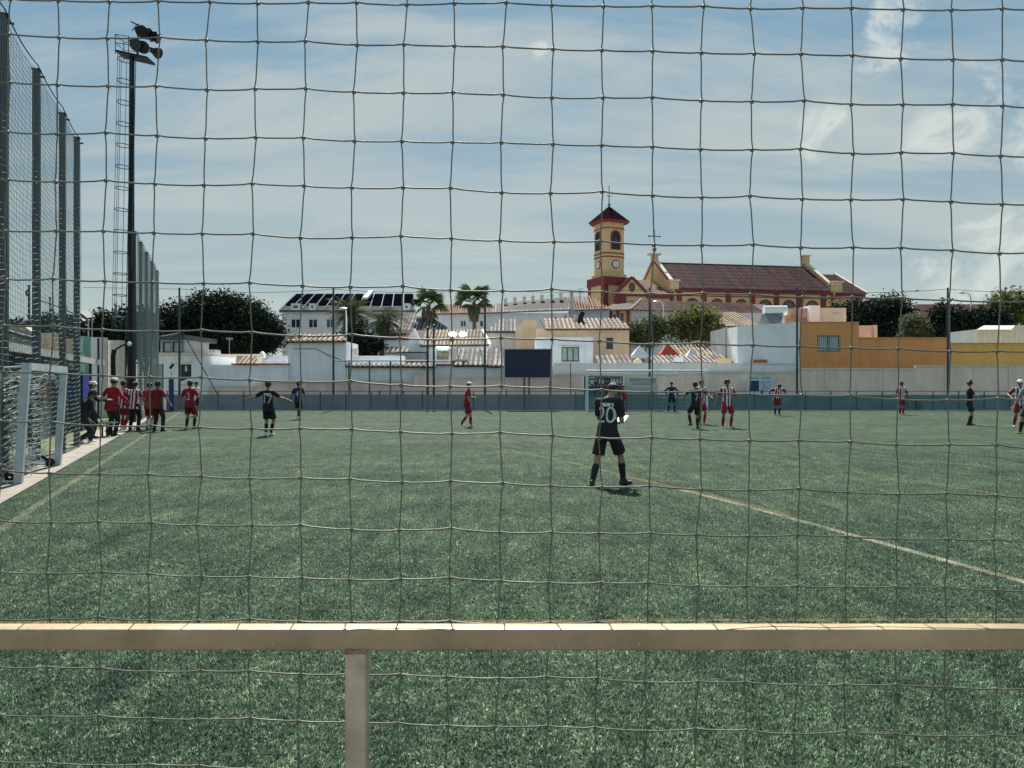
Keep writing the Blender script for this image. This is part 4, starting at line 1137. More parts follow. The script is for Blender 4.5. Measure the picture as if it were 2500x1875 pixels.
# ------------------------------------------------------------------ church
def church():
    t = thing('church', 'yellow church with dark red trim, clock tower and long tiled nave', 'church', (25.4, 120, 0), rot=R(10), local=True)
    YW = M('church_yellow', (.58, .42, .215), .85, .06, .5, stain=.08); RD = M('church_red', (.19, .025, .03), .8, .12, 1)
    L_, Wd, ze, zr = 26.6, 16.0, 16.6, 21.7
    wins = [(1.2+4.15*k, ) for k in range(6)]
    hs = []
    for k in range(6):
        c = 4.1*k + 2.9
        hs.append((c-.85, c+.85, 12.4, 14.0))
    nave = block(t, YW, 0, L_, 0, ze, 0, Wd, hs, 'nave')
    for a, b, z0, z1 in hs:
        c = (a+b)/2
        arch = [(c + .85*math.cos(R(q)), z1 + .85*math.sin(R(q))) for q in range(0, 181, 15)]
        MB().prism([(a, z0)] + arch[::-1] + [(b, z0)], -.03, .02).build('window', GLASSD, nave)
        ring = MB(); 
        out = [(c + 1.12*math.cos(R(q)), z1 + 1.12*math.sin(R(q))) for q in range(0, 181, 15)]
        for i in range(len(arch)-1):
            ring.add([(arch[i][0], -.10, arch[i][1]), (arch[i+1][0], -.10, arch[i+1][1]), (out[i+1][0], -.10, out[i+1][1]), (out[i][0], -.10, out[i][1]),
                      (arch[i][0], .0, arch[i][1]), (arch[i+1][0], .0, arch[i+1][1]), (out[i+1][0], .0, out[i+1][1]), (out[i][0], .0, out[i][1])], [(0,1,2,3),(0,1,5,4),(2,3,7,6),(1,2,6,5),(3,0,4,7)])
        ring.build('window_arch', RD, nave)
    for k in range(7):
        c = 4.1*k + .7
        MB().box(c-.42, c+.42, -.18, -.004, 0, ze-.55).build('pilaster', RD, nave)
    for z0, z1 in ((14.95+.45, 15.1+.45),): MB().box(0, L_, -.06, -.003, z0, z1).build('string_course', RD, nave)
    MB().box(-.3, L_+.3, -.42, -.005, ze-.55, ze-.06).build('cornice', RD, nave)
    roof = roof_patch('roof', TILE_DARK, t, (-.2, -.55, ze-.02), (L_+.2, -.55, ze-.02), (-.2, Wd/2, zr), (L_+.2, Wd/2, zr), pitch=.34, rad=.12)
    roof_patch('roof', TILE_DARK, t, (L_+.2, Wd+.55, ze-.02), (-.2, Wd+.55, ze-.02), (L_+.2, Wd/2, zr), (-.2, Wd/2, zr), pitch=.6, rad=.12)
    MB().cyl((-.2, Wd/2, zr+.05), (L_+.2, Wd/2, zr+.05), .16, n=8).build('ridge_tiles', TILE_DARK, roof)
    # gables with raised parapets
    for x, s in ((0, -1), (L_, 1)):
        x0, x1 = (x-.5, x-.21) if s < 0 else (x+.21, x+.5)
        gb = MB(); vs = [(-.5, ze-.6), (-.5, ze+.55), (Wd/2, zr+.75), (Wd+.5, ze+.55), (Wd+.5, ze-.6)]
        n = len(vs); gb.add([(x0, y, z) for y, z in vs] + [(x1, y, z) for y, z in vs], [tuple(range(n)), tuple(range(2*n-1, n-1, -1))] + [(i, n+i, n+(i+1) % n, (i+1) % n) for i in range(n)])
        g = gb.build('gable', YW, t)
        for ya, za, yb, zb in ((-.6, ze+.55, Wd/2, zr+.78), (Wd/2, zr+.78, Wd+.6, ze+.55)):
            MB().bar(((x0+x1)/2, ya, za+.12), ((x0+x1)/2, yb, zb+.12), .62, .18).build('coping', M('church_stone', (.60, .50, .40), .8), g)
            MB().bar((x0-.04 if s < 0 else x1+.04, ya, za-.35), (x0-.04 if s < 0 else x1+.04, yb, zb-.35), .07, .28).build('red_band', RD, g)
        for y in (-.35, Wd+.35):
            o = MB().box((x0+x1)/2-.7, (x0+x1)/2+.7, y-.45, y+.45, ze-.2, ze+1.0).build('pedestal', YW, g)
            MB().box((x0+x1)/2-.9, (x0+x1)/2+.9, y-.6, y+.6, ze+1.003, ze+1.25).build('pedestal_cap', M('church_stone', (.6, .5, .4)), o)
        o = MB().box((x0+x1)/2-.5, (x0+x1)/2+.5, Wd/2-.5, Wd/2+.5, zr+.6, zr+1.9 if s > 0 else zr+1.35).build('ridge_block', YW, g)
        if s < 0:
            MB().box((x0+x1)/2-1.0, (x0+x1)/2+1.0, Wd/2-.7, Wd/2+.7, zr+1.353, zr+1.6).build('block_cap', M('church_stone', (.6, .5, .4)), o)
            c = MB(); xm = (x0+x1)/2; c.cyl((xm, Wd/2, zr+1.6), (xm, Wd/2, zr+5.6), .12, .07, 8); c.bar((xm-.95, Wd/2, zr+4.5), (xm+.95, Wd/2, zr+4.5), .14)
            c.sphere((xm, Wd/2, zr+2.3), .38, 10, 6); c.sphere((xm-.95, Wd/2, zr+4.5), .18, 6, 4); c.sphere((xm+.95, Wd/2, zr+4.5), .18, 6, 4); c.build('gable_cross', M('weathered_bronze', (.07, .13, .13), .6), g)
        else:
            MB().box((x0+x1)/2-.7, (x0+x1)/2+.7, Wd/2-.7, Wd/2+.7, zr+1.903, zr+2.1).build('block_cap', M('church_stone', (.6, .5, .4)), o)
    # sanctuary at the right end
    sx = L_+.55; sl = 5.6; sz = 20.6
    ap = block(t, YW, sx, sx+sl, 0, ze-.2, .8, Wd-1.6, name='sanctuary')
    MB().box(sx, sx+sl+.4, .4, .795, ze-.9, ze-.25).build('cornice', RD, ap)
    MB().box(sx+sl-1.0, sx+sl, .62, .797, 0, ze-.95).build('pilaster', RD, ap)
    roof_patch('sanctuary_roof', TILE_DARK, t, (sx, .2, ze-.22), (sx+sl+.5, .2, ze-.22), (sx, Wd/2, sz), (sx+sl-.4, Wd/2, sz), pitch=.36, rad=.12)
    MB().bar((sx+sl+.55, .2, ze-.05), (sx+sl-.3, Wd/2, sz+.2), .5, .25).build('verge', M('church_stone', (.6, .5, .4)), ap)
    o = MB().box(sx-.1, sx+1.5, -.1, .9, ze-.1, ze+1.5).build('pedestal', YW, ap)
    MB().box(sx-.3, sx+1.7, -.3, 1.1, ze+1.503, ze+1.75).build('pedestal_cap', M('church_stone', (.6, .5, .4)), o)
    # narthex and porch between tower and nave
    nb = block(t, YW, -9.0, -.6, 0, ze-1.0, .5, 13, name='narthex')
    MB().box(-9.0, -.55, .1, .497, ze-1.6, ze-.95).build('cornice', RD, nb)
    roof_patch('narthex_roof', TILE, t, (-4.6, .2, ze-.9), (-.55, .2, ze-.9), (-5.4, 9, ze+2.4), (-.55, 9, ze+2.4), pitch=.36, rad=.08)
    px0, px1, pz = -9.6, -5.0, ze-1.1
    pg = MB().prism([(px0, pz), (px1, pz), ((px0+px1)/2, pz+2.3)], -.9, .2).build('porch_gable', YW, t)
    block(t, YW, px0, px1, 0, pz-.02, -.8, 1.2, name='porch')
    pm = (px0+px1)/2
    for a, b in ((px0-.3, pm), (px1+.3, pm)):
        MB().bar((a, -.75, pz-.05), (b, -.75, pz+2.5), .75, .42).build('gable_moulding', RD, pg)
    MB().box(px0-.3, px1+.3, -1.1, -.905, pz-.42, pz-.05).build('cornice', RD, pg)
    MB().prism([(pm + .32*math.cos(R(q)), pz+1.0 + .55*math.sin(R(q))) for q in range(0, 360, 24)], -1.0, -.905).build('oculus', GLASSD, pg)
    MB().tube([(pm + .4*math.cos(R(q)), -.95, pz+1.0 + .64*math.sin(R(q))) for q in range(0, 360, 24)], .09, 5, closed=True).build('oculus_ring', RD, pg)
    for a, b in ((px0, pm), (px1, pm)):
        e = [(a*1.0, -.5, pz+.2), (b, -.5, pz+2.55), (b, 9, pz+2.55), (a, 9, pz+.2)]
        MB().add(e + [(x, y, z-.15) for x, y, z in e], [(0,1,2,3),(4,5,6,7),(0,1,5,4),(1,2,6,5),(2,3,7,6),(3,0,4,7)]).build('porch_roof', M('pinkish_roof', (.44, .30, .26), .8, .15), t)
    MB().box(px0-.6, px0+1.3, -1.2, -.9, 0, pz-.43).build('red_pier', RD, pg)
    # tower: square with cut corners
    tw = bpy.data.objects.new('tower', None); COL.objects.link(tw); adopt(tw, t)
    tw.location = (-9.35, 4.2, 0); tw.rotation_euler = (0, 0, R(14))
    def octo(a, c): return [(a-c, -a), (a, -a+c), (a, a-c), (a-c, a), (-a+c, a), (-a, a-c), (-a, -a+c), (-a+c, -a)]
    def ring(name, a, c, z0, z1, mat, a2=None, c2=None):
        p0, p1 = octo(a, c), octo(a2 or a, c2 or c); n = 8
        return MB().add([(x, y, z0) for x, y in p0] + [(x, y, z1) for x, y in p1], [tuple(range(n-1, -1, -1)), tuple(range(n, 2*n))] + [(i, (i+1) % n, n+(i+1) % n, n+i) for i in range(n)]).build(name, mat, tw)
    A, C = 1.95, .66
    ring('base', A+.45, .25, 0, 18.1, YW); ring('base_cornice', A+.75, .3, 17.1, 18.35, RD); ring('base_step', A+.3, C, 18.353, 18.9, YW)
    for sx_, sy_ in ((-1, -1), (1, -1), (-1, 1)):
        MB().box(sx_*(A+.1)-.42, sx_*(A+.1)+.42, sy_*(A+.1)-.42, sy_*(A+.1)+.42, 0, 17.09).build('corner_pier', RD, tw)
    ring('shaft', A, C, 18.9, 27.0, YW)
    for z, h in ((19.3, .14), (21.55, .16), (22.1, .16), (26.05, .14)): ring('string_course', A+.07, C, z, z+h, RD if z > 21 else YW)
    ring('eave', A+.55, C+.2, 27.003, 27.35, RD, A+.75, C+.3)
    rf = MB(); p = octo(A+.85, C+.35); rf.add([(x, y, 27.353) for x, y in p] + [(0, 0, 30.0)], [tuple(range(7, -1, -1))] + [(i, (i+1) % 8, 8) for i in range(8)])
    rf.build('spire_roof', M('tower_slate', (.026, .010, .014), 1.0, .25, 2, .3, 8, spec=.0), tw)
    c = MB(); c.cyl((0, 0, 29.8), (0, 0, 33.3), .10, .06, 8); c.bar((-.62, 0, 32.2), (.62, 0, 32.2), .12); c.sphere((0, 0, 30.2), .25, 8, 5); c.tube([(-.55, 0, 31.7), (0, 0, 31.45), (.55, 0, 31.7)], .05, 5)
    c.build('tower_cross', M('weathered_bronze', (.07, .13, .13)), tw)
    for ang in (0, -90):
        rot = Matrix.Rotation(R(ang), 4, 'Z')
        def put(mb, name, mat):
            mb.v = [tuple(rot @ Vector(v)) for v in mb.v]; return mb.build(name, mat, tw)
        arch = [(.62*math.cos(R(q)), 24.9 + .62*math.sin(R(q))) for q in range(0, 181, 15)]
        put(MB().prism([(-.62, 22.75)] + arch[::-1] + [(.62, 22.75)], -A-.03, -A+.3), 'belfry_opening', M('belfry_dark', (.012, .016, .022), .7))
        out = [(.88*math.cos(R(q)), 24.9 + .88*math.sin(R(q))) for q in range(0, 181, 15)]
        prof_i = [(.62, 22.75)] + arch + [(-.62, 22.75)]; prof_o = [(.88, 22.75)] + out + [(-.88, 22.75)]
        mb = MB()
        for i in range(len(prof_i)-1):
            q = [prof_i[i], prof_i[i+1], prof_o[i+1], prof_o[i]]
            mb.add([(x, -A-.12, z) for x, z in q] + [(x, -A-.0, z) for x, z in q], [(0,1,2,3),(0,1,5,4),(2,3,7,6),(1,2,6,5),(3,0,4,7)])
        put(mb, 'belfry_arch', RD)
        mb = MB(); mb.sphere((0, -A-.05, 24.0), .30, 10, 6); mb.cyl((0, -A-.05, 24.6), (0, -A-.05, 23.6), .14, .36, 10)
        put(mb, 'bell', M('bell_bronze', (.06, .08, .09), .5))
        put(MB().cyl((0, -A-.10, 20.45), (0, -A-.0, 20.45), .66, n=24), 'clock_rim', RD)
        put(MB().cyl((0, -A-.13, 20.45), (0, -A-.103, 20.45), .52, n=24), 'clock_face', M('clock_white', (.62, .66, .72), .5))
        put(MB().bar((0, -A-.15, 20.45), (.02, -A-.15, 20.88), .06, .02), 'minute_hand', DARKM)
        put(MB().bar((0, -A-.165, 20.45), (.22, -A-.165, 20.25), .07, .02), 'hour_hand', DARKM)
church()
# ================================================================== TREES AND PALMS
def leaf_mat(name, dark, light, trans=.25):
    m = bpy.data.materials.new(name); m.use_nodes = True
    N, L = m.node_tree.nodes, m.node_tree.links; b = N['Principled BSDF']; b.inputs['Roughness'].default_value = .7; b.inputs['Specular IOR Level'].default_value = .12
    geo = N.new('ShaderNodeNewGeometry'); r = N.new('ShaderNodeValToRGB')
    r.color_ramp.elements[0].color = (*dark, 1); r.color_ramp.elements[1].color = (*light, 1)
    L.new(geo.outputs['Random Per Island'], r.inputs[0]); L.new(r.outputs[0], b.inputs['Base Color'])
    tl = N.new('ShaderNodeBsdfTranslucent'); L.new(r.outputs[0], tl.inputs[0])
    mx = N.new('ShaderNodeMixShader'); mx.inputs[0].default_value = trans
    L.new(b.outputs[0], mx.inputs[1]); L.new(tl.outputs[0], mx.inputs[2]); L.new(mx.outputs[0], N['Material Output'].inputs['Surface'])
    return m
LEAF_DARK = leaf_mat('dark_leaf', (.006, .014, .012), (.024, .045, .024), .12)
LEAF_MID = leaf_mat('mid_leaf', (.06, .08, .03), (.20, .21, .07), .45)
LEAF_OLIVE = leaf_mat('olive_leaf', (.06, .085, .055), (.18, .20, .10), .4)
LEAF_PALM = leaf_mat('palm_leaf', (.030, .055, .030), (.085, .13, .05), .25)
BARK = M('bark', (.10, .075, .055), .95, .3, 5, .6, 30)
def leaves(blobs, n, size, clump=30, spread=.45, up=.3):
    """leaf quads gathered in clumps over the outer part of a few ellipsoids"""
    vol = np.array([b[1][0]*b[1][1]*b[1][2] for b in blobs])**.67; vol = vol/vol.sum()
    nc = n//clump; pick = rng.choice(len(blobs), nc, p=vol)
    C = np.array([b[0] for b in blobs])[pick]; Rr = np.array([b[1] for b in blobs])[pick]
    d = rng.normal(size=(nc, 3)); d /= np.linalg.norm(d, axis=1)[:, None]
    rad = rng.uniform(.30, 1.0, nc)**.5 * rng.uniform(.82, 1.12, nc)
    cc = C + d*Rr*rad[:, None]
    P = np.repeat(cc, clump, 0) + rng.normal(size=(nc*clump, 3))*spread
    k = len(P)
    a = rng.normal(size=(k, 3)); a[:, 2] *= .7; a /= np.linalg.norm(a, axis=1)[:, None]
    b = np.cross(a, rng.normal(size=(k, 3))); b /= np.linalg.norm(b, axis=1)[:, None]
    s = size*rng.uniform(.5, 1.3, k)[:, None]
    V = np.stack([P - a*s, P + b*s*.42, P + a*s, P - b*s*.42], 1)
    return V.reshape(-1, 3)
def quads_mesh(name, V, mat, parent):
    n = len(V)//4; me = bpy.data.meshes.new(name)
    me.vertices.add(n*4); me.vertices.foreach_set('co', V.reshape(-1))
    me.loops.add(n*4); me.loops.foreach_set('vertex_index', np.arange(n*4, dtype=np.int32))
    me.polygons.add(n); me.polygons.foreach_set('loop_start', (np.arange(n)*4).astype(np.int32))
    me.update(calc_edges=True)
    return link_mesh(name, me, parent, mat)
def tree(name, label, base, blobs, n, size, mat, trunk_h, trunk_r, group=None, spread=.45):
    t = thing(name, label, 'tree', base, group)
    b = Vector(base); mb = MB(); top = b + Vector((0, 0, trunk_h))
    mb.tube([b, b + Vector((.05, 0, trunk_h*.4)), top], [trunk_r*1.3, trunk_r, trunk_r*.75], 8)
    for c, r in blobs:
        c = Vector(c); mb.tube([top - Vector((0, 0, .3)), top.lerp(c, .5) + Vector((random.uniform(-.2, .2), 0, .2)), c + Vector((0, 0, r[2]*.5))], [trunk_r*.6, trunk_r*.4, trunk_r*.12], 6)
    mb.build('trunk', BARK, t)
    quads_mesh('crown', leaves(blobs, n, size, spread=spread), mat, t)
    return t
def blobs_px(lst, Y, dy=1.0):
    out = []
    for x, y, rx, ry, *d in lst:
        c = at(x, y, Y + (d[0] if d else 0)); k = Y/F
        out.append((tuple(c), (rx*k, rx*k*dy, ry*k)))
    return out
Y = 70
tree('ficus_tree', 'huge dense dark green tree behind the white houses at left', (X_(540, Y), Y, 0),
     blobs_px([(440, 792, 56, 50), (505, 768, 58, 52, -1), (560, 772, 60, 52), (610, 790, 56, 50), (652, 812, 40, 42), (480, 825, 80, 38), (580, 830, 92, 38), (405, 822, 34, 42)], Y), 64000, .17, LEAF_DARK, 3.0, .5, spread=.38)
Y = 76
tree('dense_tree', 'dense dark tree rising behind the orange house', (X_(2130, Y), Y, 0),
     blobs_px([(2060, 785, 45, 38), (2110, 775, 50, 38), (2168, 760, 46, 36), (2195, 785, 42, 44), (2140, 805, 80, 36), (2042, 772, 26, 28)], Y), 36000, .17, LEAF_DARK, 3.0, .4, 'trees behind the right-hand walls', spread=.36)
Y = 66
tree('leafy_bush_tree', 'pale green small tree right of the dense dark tree', (X_(2235, Y), Y, 0), blobs_px([(2232, 800, 26, 32), (2250, 815, 24, 22)], Y), 5000, .16, LEAF_OLIVE, 2.0, .15, 'trees behind the right-hand walls', spread=.25)
tree('ivy_tree', 'dark ivy-covered tree behind ochre wall left of street lamp', (X_(2320, Y), Y, 0), blobs_px([(2310, 785, 34, 40), (2345, 800, 36, 40), (2300, 812, 30, 25)], Y), 11000, .17, LEAF_DARK, 2.2, .22, 'trees behind the right-hand walls', spread=.28)
tree('ivy_tree', 'dark ivy-covered tree behind ochre wall right of street lamp', (X_(2405, Y), Y, 0), blobs_px([(2385, 795, 34, 38), (2425, 790, 34, 42), (2370, 815, 30, 25)], Y), 10000, .17, LEAF_DARK, 2.2, .22, 'trees behind the right-hand walls', spread=.28)
tree('garden_tree', 'tall loose tree at the right edge above white shed', (X_(2460, Y+2), Y+2, 0), blobs_px([(2445, 738, 24, 28), (2485, 745, 28, 36), (2465, 770, 45, 24), (2520, 760, 30, 45)], Y+2), 7000, .17, LEAF_MID, 3.0, .2, 'trees behind the right-hand walls', spread=.3)
Y = 62
tree('garden_tree', 'yellowish green leafy tree in front of the parish roof', (X_(1690, Y), Y, 0), blobs_px([(1650, 800, 30, 30), (1690, 775, 38, 26), (1725, 790, 36, 36), (1700, 812, 50, 24), (1745, 812, 24, 22)], Y), 6500, .16, LEAF_MID, 2.2, .18, spread=.28)
tree('garden_tree', 'grey-green bush right of the peach house', (X_(1575, Y), Y, 0), blobs_px([(1560, 810, 30, 24), (1595, 800, 30, 28), (1580, 822, 38, 18)], Y), 5500, .16, LEAF_OLIVE, 1.6, .15, spread=.28)
Y = 98
tree('garden_tree', 'dull green tree in front of the long house end wing', (X_(1445, Y), Y, 0), blobs_px([(1440, 772, 24, 18), (1462, 770, 16, 16)], Y, .8), 2500, .25, LEAF_DARK, 6.0, .2, spread=.35)
# dark tree belt far left
for k, (x, y, rx, ry, Yt, lb) in enumerate(((40, 812, 30, 18, 55, 'low dark treetop behind beige house at far left'), (118, 800, 40, 26, 58, 'dark treetop behind the second fence post from left'), (170, 805, 34, 26, 60, 'dark treetop right of third fence post'),
        (262, 800, 42, 38, 62, 'dark conifer-like treetops left of floodlight mast'), (305, 790, 30, 36, 64, 'dark treetop right behind floodlight mast base'), (356, 800, 36, 60, 66, 'dark treetop between mast and the huge dark tree'))):
    tree('dark_tree', lb, (X_(x, Yt), Yt, 0), blobs_px([(x, y, rx, ry), (x-rx*.5, y+ry*.5, rx*.7, ry*.7), (x+rx*.5, y+ry*.4, rx*.7, ry*.7), (x, y+40, rx, 40)], Yt), 5000, .2, LEAF_DARK, 2.5, .2, 'dark trees behind the clubhouse', spread=.3)

def frond_mesh(length, droop, nleaf, lw):
    V = []
    pts = []
    for i in range(nleaf+1):
        s = i/nleaf; pts.append(Vector((length*s*(1-.12*s*droop), 0, length*(.38*s - .62*droop*s*s))))
    for i in range(2, nleaf+1):
        p = pts[i]; d = (pts[i]-pts[i-1]).normalized(); ll = lw*(math.sin(math.pi*min(1, .12+.9*i/nleaf))**.6)
        for sgn in (-1, 1):
            tip = p + d*ll*.55 + Vector((0, sgn*ll*.8, -ll*.28)); w = d*.035
            V += [p-w, p+w, tip+w*.3, tip-w*.3]
    for i in range(nleaf):
        w = Vector((0, .03*(1-i/nleaf)+.006, 0)); V += [pts[i]-w, pts[i]+w, pts[i+1]+w, pts[i+1]-w]
    n = len(V)//4; me = bpy.data.meshes.new('frond'); me.from_pydata([tuple(v) for v in V], [], [(4*i, 4*i+1, 4*i+2, 4*i+3) for i in range(n)]); me.materials.append(LEAF_PALM); return me
def fan_mesh(petiole, rad, seg):
    V = []; c = Vector((petiole, 0, petiole*.25))
    V += [Vector((0, -.03, 0)), Vector((0, .03, 0)), c + Vector((0, .02, 0)), c - Vector((0, .02, 0))]
    for i in range(seg):
        a = R(-105 + 210*i/(seg-1)); d = Vector((math.cos(a), math.sin(a), -.12 - .25*abs(math.sin(a)))); s = Vector((-math.sin(a), math.cos(a), 0))
        m_ = c + d*rad*.55; tip = c + d*rad*random.uniform(.9, 1.08) + Vector((0, 0, -rad*.22))
        w = rad*.12
        V += [c, m_ - s*w, tip, m_ + s*w]
    n = len(V)//4; me = bpy.data.meshes.new('fan_leaf'); me.from_pydata([tuple(v) for v in V], [], [(4*i, 4*i+1, 4*i+2, 4*i+3) for i in range(n)]); me.materials.append(LEAF_PALM); return me
FR1, FR2, FAN = frond_mesh(2.6, .9, 22, .55), frond_mesh(2.3, 1.25, 20, .5), fan_mesh(.95, .8, 13)
def palm(label, x, ytop, Y, trunk_r, kind, n, scale, skirt):
    c = at(x, ytop, Y); t = thing('palm_tree', label, 'palm', (c.x, Y, 0), 'palm trees among the houses')
    H_ = c.z; mb = MB(); prof = []
    nn = 26
    for i in range(nn):
        s = i/(nn-1); prof.append((Vector((c.x + .06*math.sin(s*3), Y, H_*s)), trunk_r*(1.15 - .3*s)*(1.06 if i % 2 else .94)))
    mb.tube([p for p, r in prof], [r for p, r in prof], 9); mb.build('trunk', M('palm_trunk', (.13, .10, .075), .95, .3, 8, .5, 30), t)
    for k in range(n):
        if kind == 'fan':
            el = random.uniform(-50, 75) if k % 3 else random.uniform(30, 85)
            me = FAN
        else:
            el = random.uniform(-45, 65); me = FR1 if el > 0 else FR2
        o = bpy.data.objects.new('frond', me); COL.objects.link(o); adopt(o, t)
        o.matrix_basis = Matrix.Translation(c + Vector((0, 0, -.1))) @ Matrix.Rotation(2.39996*k + random.uniform(-.2, .2), 4, 'Z') @ Matrix.Rotation(-R(el*.8), 4, 'Y') @ Matrix.Rotation(random.uniform(-.4, .4), 4, 'X') @ Matrix.Diagonal((*(scale*random.uniform(.85, 1.1),)*3, 1))
    if skirt:
        V = []
        for q in range(400):
            a = random.uniform(0, 6.28); z = random.uniform(-skirt, .0); r = trunk_r + .15*random.random() + .25*(1+z/skirt)
            p = c + Vector((math.cos(a)*r, math.sin(a)*r, z-.2)); w = Vector((-math.sin(a), math.cos(a), 0))*.05; d = Vector((math.cos(a)*.12, math.sin(a)*.12, -.5))
            V += [p-w, p+w, p+d+w*.3, p+d-w*.3]
        quads_mesh('dead_skirt', np.array([tuple(v) for v in V]), M('dead_frond', (.14, .11, .08), .9, .3, island=.4), t)
palm('slender fan palm with dead skirt left of the red roof', 1046, 745, 66, .22, 'fan', 19, 1.08, 2.2)
palm('tall fan palm standing against the sky above the long house', 1157, 738, 72, .2, 'fan', 19, 1.25, 1.2)
palm('large drooping date palm left of its pair behind tile-capped house', 856, 765, 60, .45, 'feather', 60, .92, 0)
palm('large drooping date palm right of its pair behind tile-capped house', 938, 782, 59, .45, 'feather', 56, .86, 0)
tree('ivy_clump', 'dark green shrub mass below the date palms', (X_(865, 57), 57, 0), blobs_px([(865, 830, 38, 36), (890, 845, 36, 22), (850, 850, 20, 20)], 57), 9000, .15, LEAF_DARK, 1.0, .15, spread=.25)

# ================================================================== LAMPS AND POLES
def street_lamp(label, x, yt, yb, Y, arm, mat=WHITEM):
    t = thing('street_lamp', label, 'street lamp', (X_(x, Y), Y, 0))
    z = Z_(yt, Y); xx = X_(x, Y)
    MB().tube([(xx, Y, 0), (xx, Y, z-.8), (xx + arm*.15, Y, z-.2), (xx + arm*.55, Y, z), (xx + arm, Y, z)], [.09, .06, .05, .045, .04], 8).build('pole', mat, t, smooth=True)
    MB().sphere((xx + arm*1.2, Y, z-.02), .3, 8, 5, (1.1, .45, .3)).build('lamp_head', GALV, t, smooth=True)
street_lamp('white curved street lamp in front of the parish roof', 1620, 735, 830, 76, -.6)
street_lamp('pale street lamp between the ivy trees at right', 2371, 714, 835, 70, -.7)
street_lamp('street lamp head poking above dense dark tree', 2196, 708, 835, 86, 1.6)
street_lamp('pale thin street lamp in front of the date palms', 846, 752, 840, 56, -.2)
def lit_lamp():
    Y = 53.0; x = X_(1117, Y)
    t = thing('twin_lamp', 'lamp post with two brightly lit heads before the pale roof', 'street lamp', (x, Y, 0))
    MB().cyl((x, Y, 0), (x, Y, Z_(822, Y)), .06, .04, 8).build('pole', GALV, t, smooth=True)
    for a, b in ((1095, 1115), (1120, 1140)):
        o = MB().sphere(at((a+b)/2, 815, Y), .28, 12, 6, (1, .8, .55)).build('lamp_head', M('lit_lamp_glass', (1, 1, 1), .4, emit=((1, 1, .97), 4.0)), t, smooth=True)
        MB().cyl(at((a+b)/2, 821, Y), (x, Y, Z_(824, Y)), .03, n=6).build('arm', GALV, t)
lit_lamp()
def pole(label, x, yt, Y, r, mat=DARKM, extra=None):
    t = thing('utility_pole', label, 'pole', (X_(x, Y), Y, 0))
    MB().cyl((X_(x, Y), Y, 0), (X_(x, Y), Y, Z_(yt, Y)), r, r*.8, 8).build('shaft', mat, t, smooth=True)
    MB().sphere((X_(x, Y), Y, Z_(yt, Y)+r*.5), r*1.3, 8, 4).build('finial', mat, t)
    if extra: extra(t)
pole('dark pole in front of slender fan palm trunk', 1044, 803, 49.2, .09, M('pole_paint', (.028, .05, .062)))
pole('dark pole right beside the slender fan palm', 1059, 797, 49.3, .08, M('pole_paint', (.028, .05, .062)))
pole('thin dark pole right of the scoreboard', 1393, 888, 49.0, .035, TEALM)
def head(x, y, Y, w):
    def f(t):
        c = at(x, y, Y); MB().obox(c, (w, 0, -w*.75), (w*.25, .3, w*.3), (.03, 0, .05)).build('flood_head', DARKM, t)
    return f
pole('pole carrying a tilted flood panel behind the clubhouse', 216, 785, 44, .05, GALV, head(211, 768, 44, .25))
pole('thin mast right of the tilted flood panel', 225, 768, 42, .03, GALV)
def hook(t): MB().tube([at(71, 705, 40), at(64, 712, 40), at(66, 722, 40)], .05, 5).build('bracket', DARKM, t)
pole('thin dark mast with hooked bracket by second fence post', 71, 700, 40, .06, DARKM, hook)
pole('thin dark mast right of the second fence post', 97, 718, 41, .05)
pole('short dark mast between second and third fence posts', 122, 728, 41, .05)
pole('short dark mast right of the third fence post', 160, 748, 41, .05)
pole('slim white pole beside the far net fence end', 367, 874, 46.0, .045, WHITEM)
t = thing('overhead_cable', 'dark cable slung between the masts over the clubhouse', 'cable', at(98, 733, 41))
MB().tube([at(98, 733, 41), at(140, 748, 41), at(180, 765, 41.5)], .025, 5).build('wire', DARKM, t)
t = thing('padded_post', 'tall blue padded post at the far left corner', 'post', (X_(418, 46.6), 46.6, 0))
MB().cyl((X_(418, 46.6), 46.6, 0), (X_(418, 46.6), 46.6, Z_(925, 46.6)), .145, n=14).build('padding', M('blue_padding', (.012, .035, .17), .55, .15, 4), t, smooth=True)
MB().cyl((X_(418, 46.6), 46.6, Z_(925, 46.6)+.003), (X_(418, 46.6), 46.6, Z_(905, 46.6)), .03, n=6).build('pole', GALV, t)
MB().bar(at(415, 899, 46.6), at(424, 888, 46.6), .12).build('camera_box', DARKM, t)
t = thing('waste_bin', 'dark teal bin standing at the far fence right side', 'bin', (X_(2244, 47.3), 47.35, 0))
MB().box(X_(2238, 47.35), X_(2250, 47.35), 47.32, 47.5, .055, .62).build('body', TEALM, t)
MB().box(X_(2237, 47.35), X_(2251, 47.35), 47.31, 47.51, .623, .66).build('lid', TEALM, t)

for x, yt, yb, Ya, lb in ((560, 824, 864, 57.4, 'television aerial on the low beige house roof at left'), (1395, 756, 778, 61.2, 'television aerial on the peach house ridge'), (2300, 725, 745, 92, 'small aerial on the wide grey house roof'), (1470, 846, 870, 54.8, 'small aerial before the peach house wall')):
    t = thing('tv_aerial', lb, 'aerial', at(x, yb, Ya)); k = Ya/F
    MB().cyl(at(x, yb+2, Ya), at(x, yt, Ya), .02, n=5).build('mast', GALV, t)
    mb = MB(); mb.bar(at(x-7, yt+3, Ya), at(x+9, yt+2, Ya), .02)
    for q in range(6): c = at(x-6+2.6*q, yt+2.6, Ya); mb.bar(c - Vector((0, .25, 0)), c + Vector((0, .25, 0)), .014); mb.bar(c - Vector((0, 0, .12)), c + Vector((0, 0, .12)), .014)
    mb.build('elements', GALV, t)

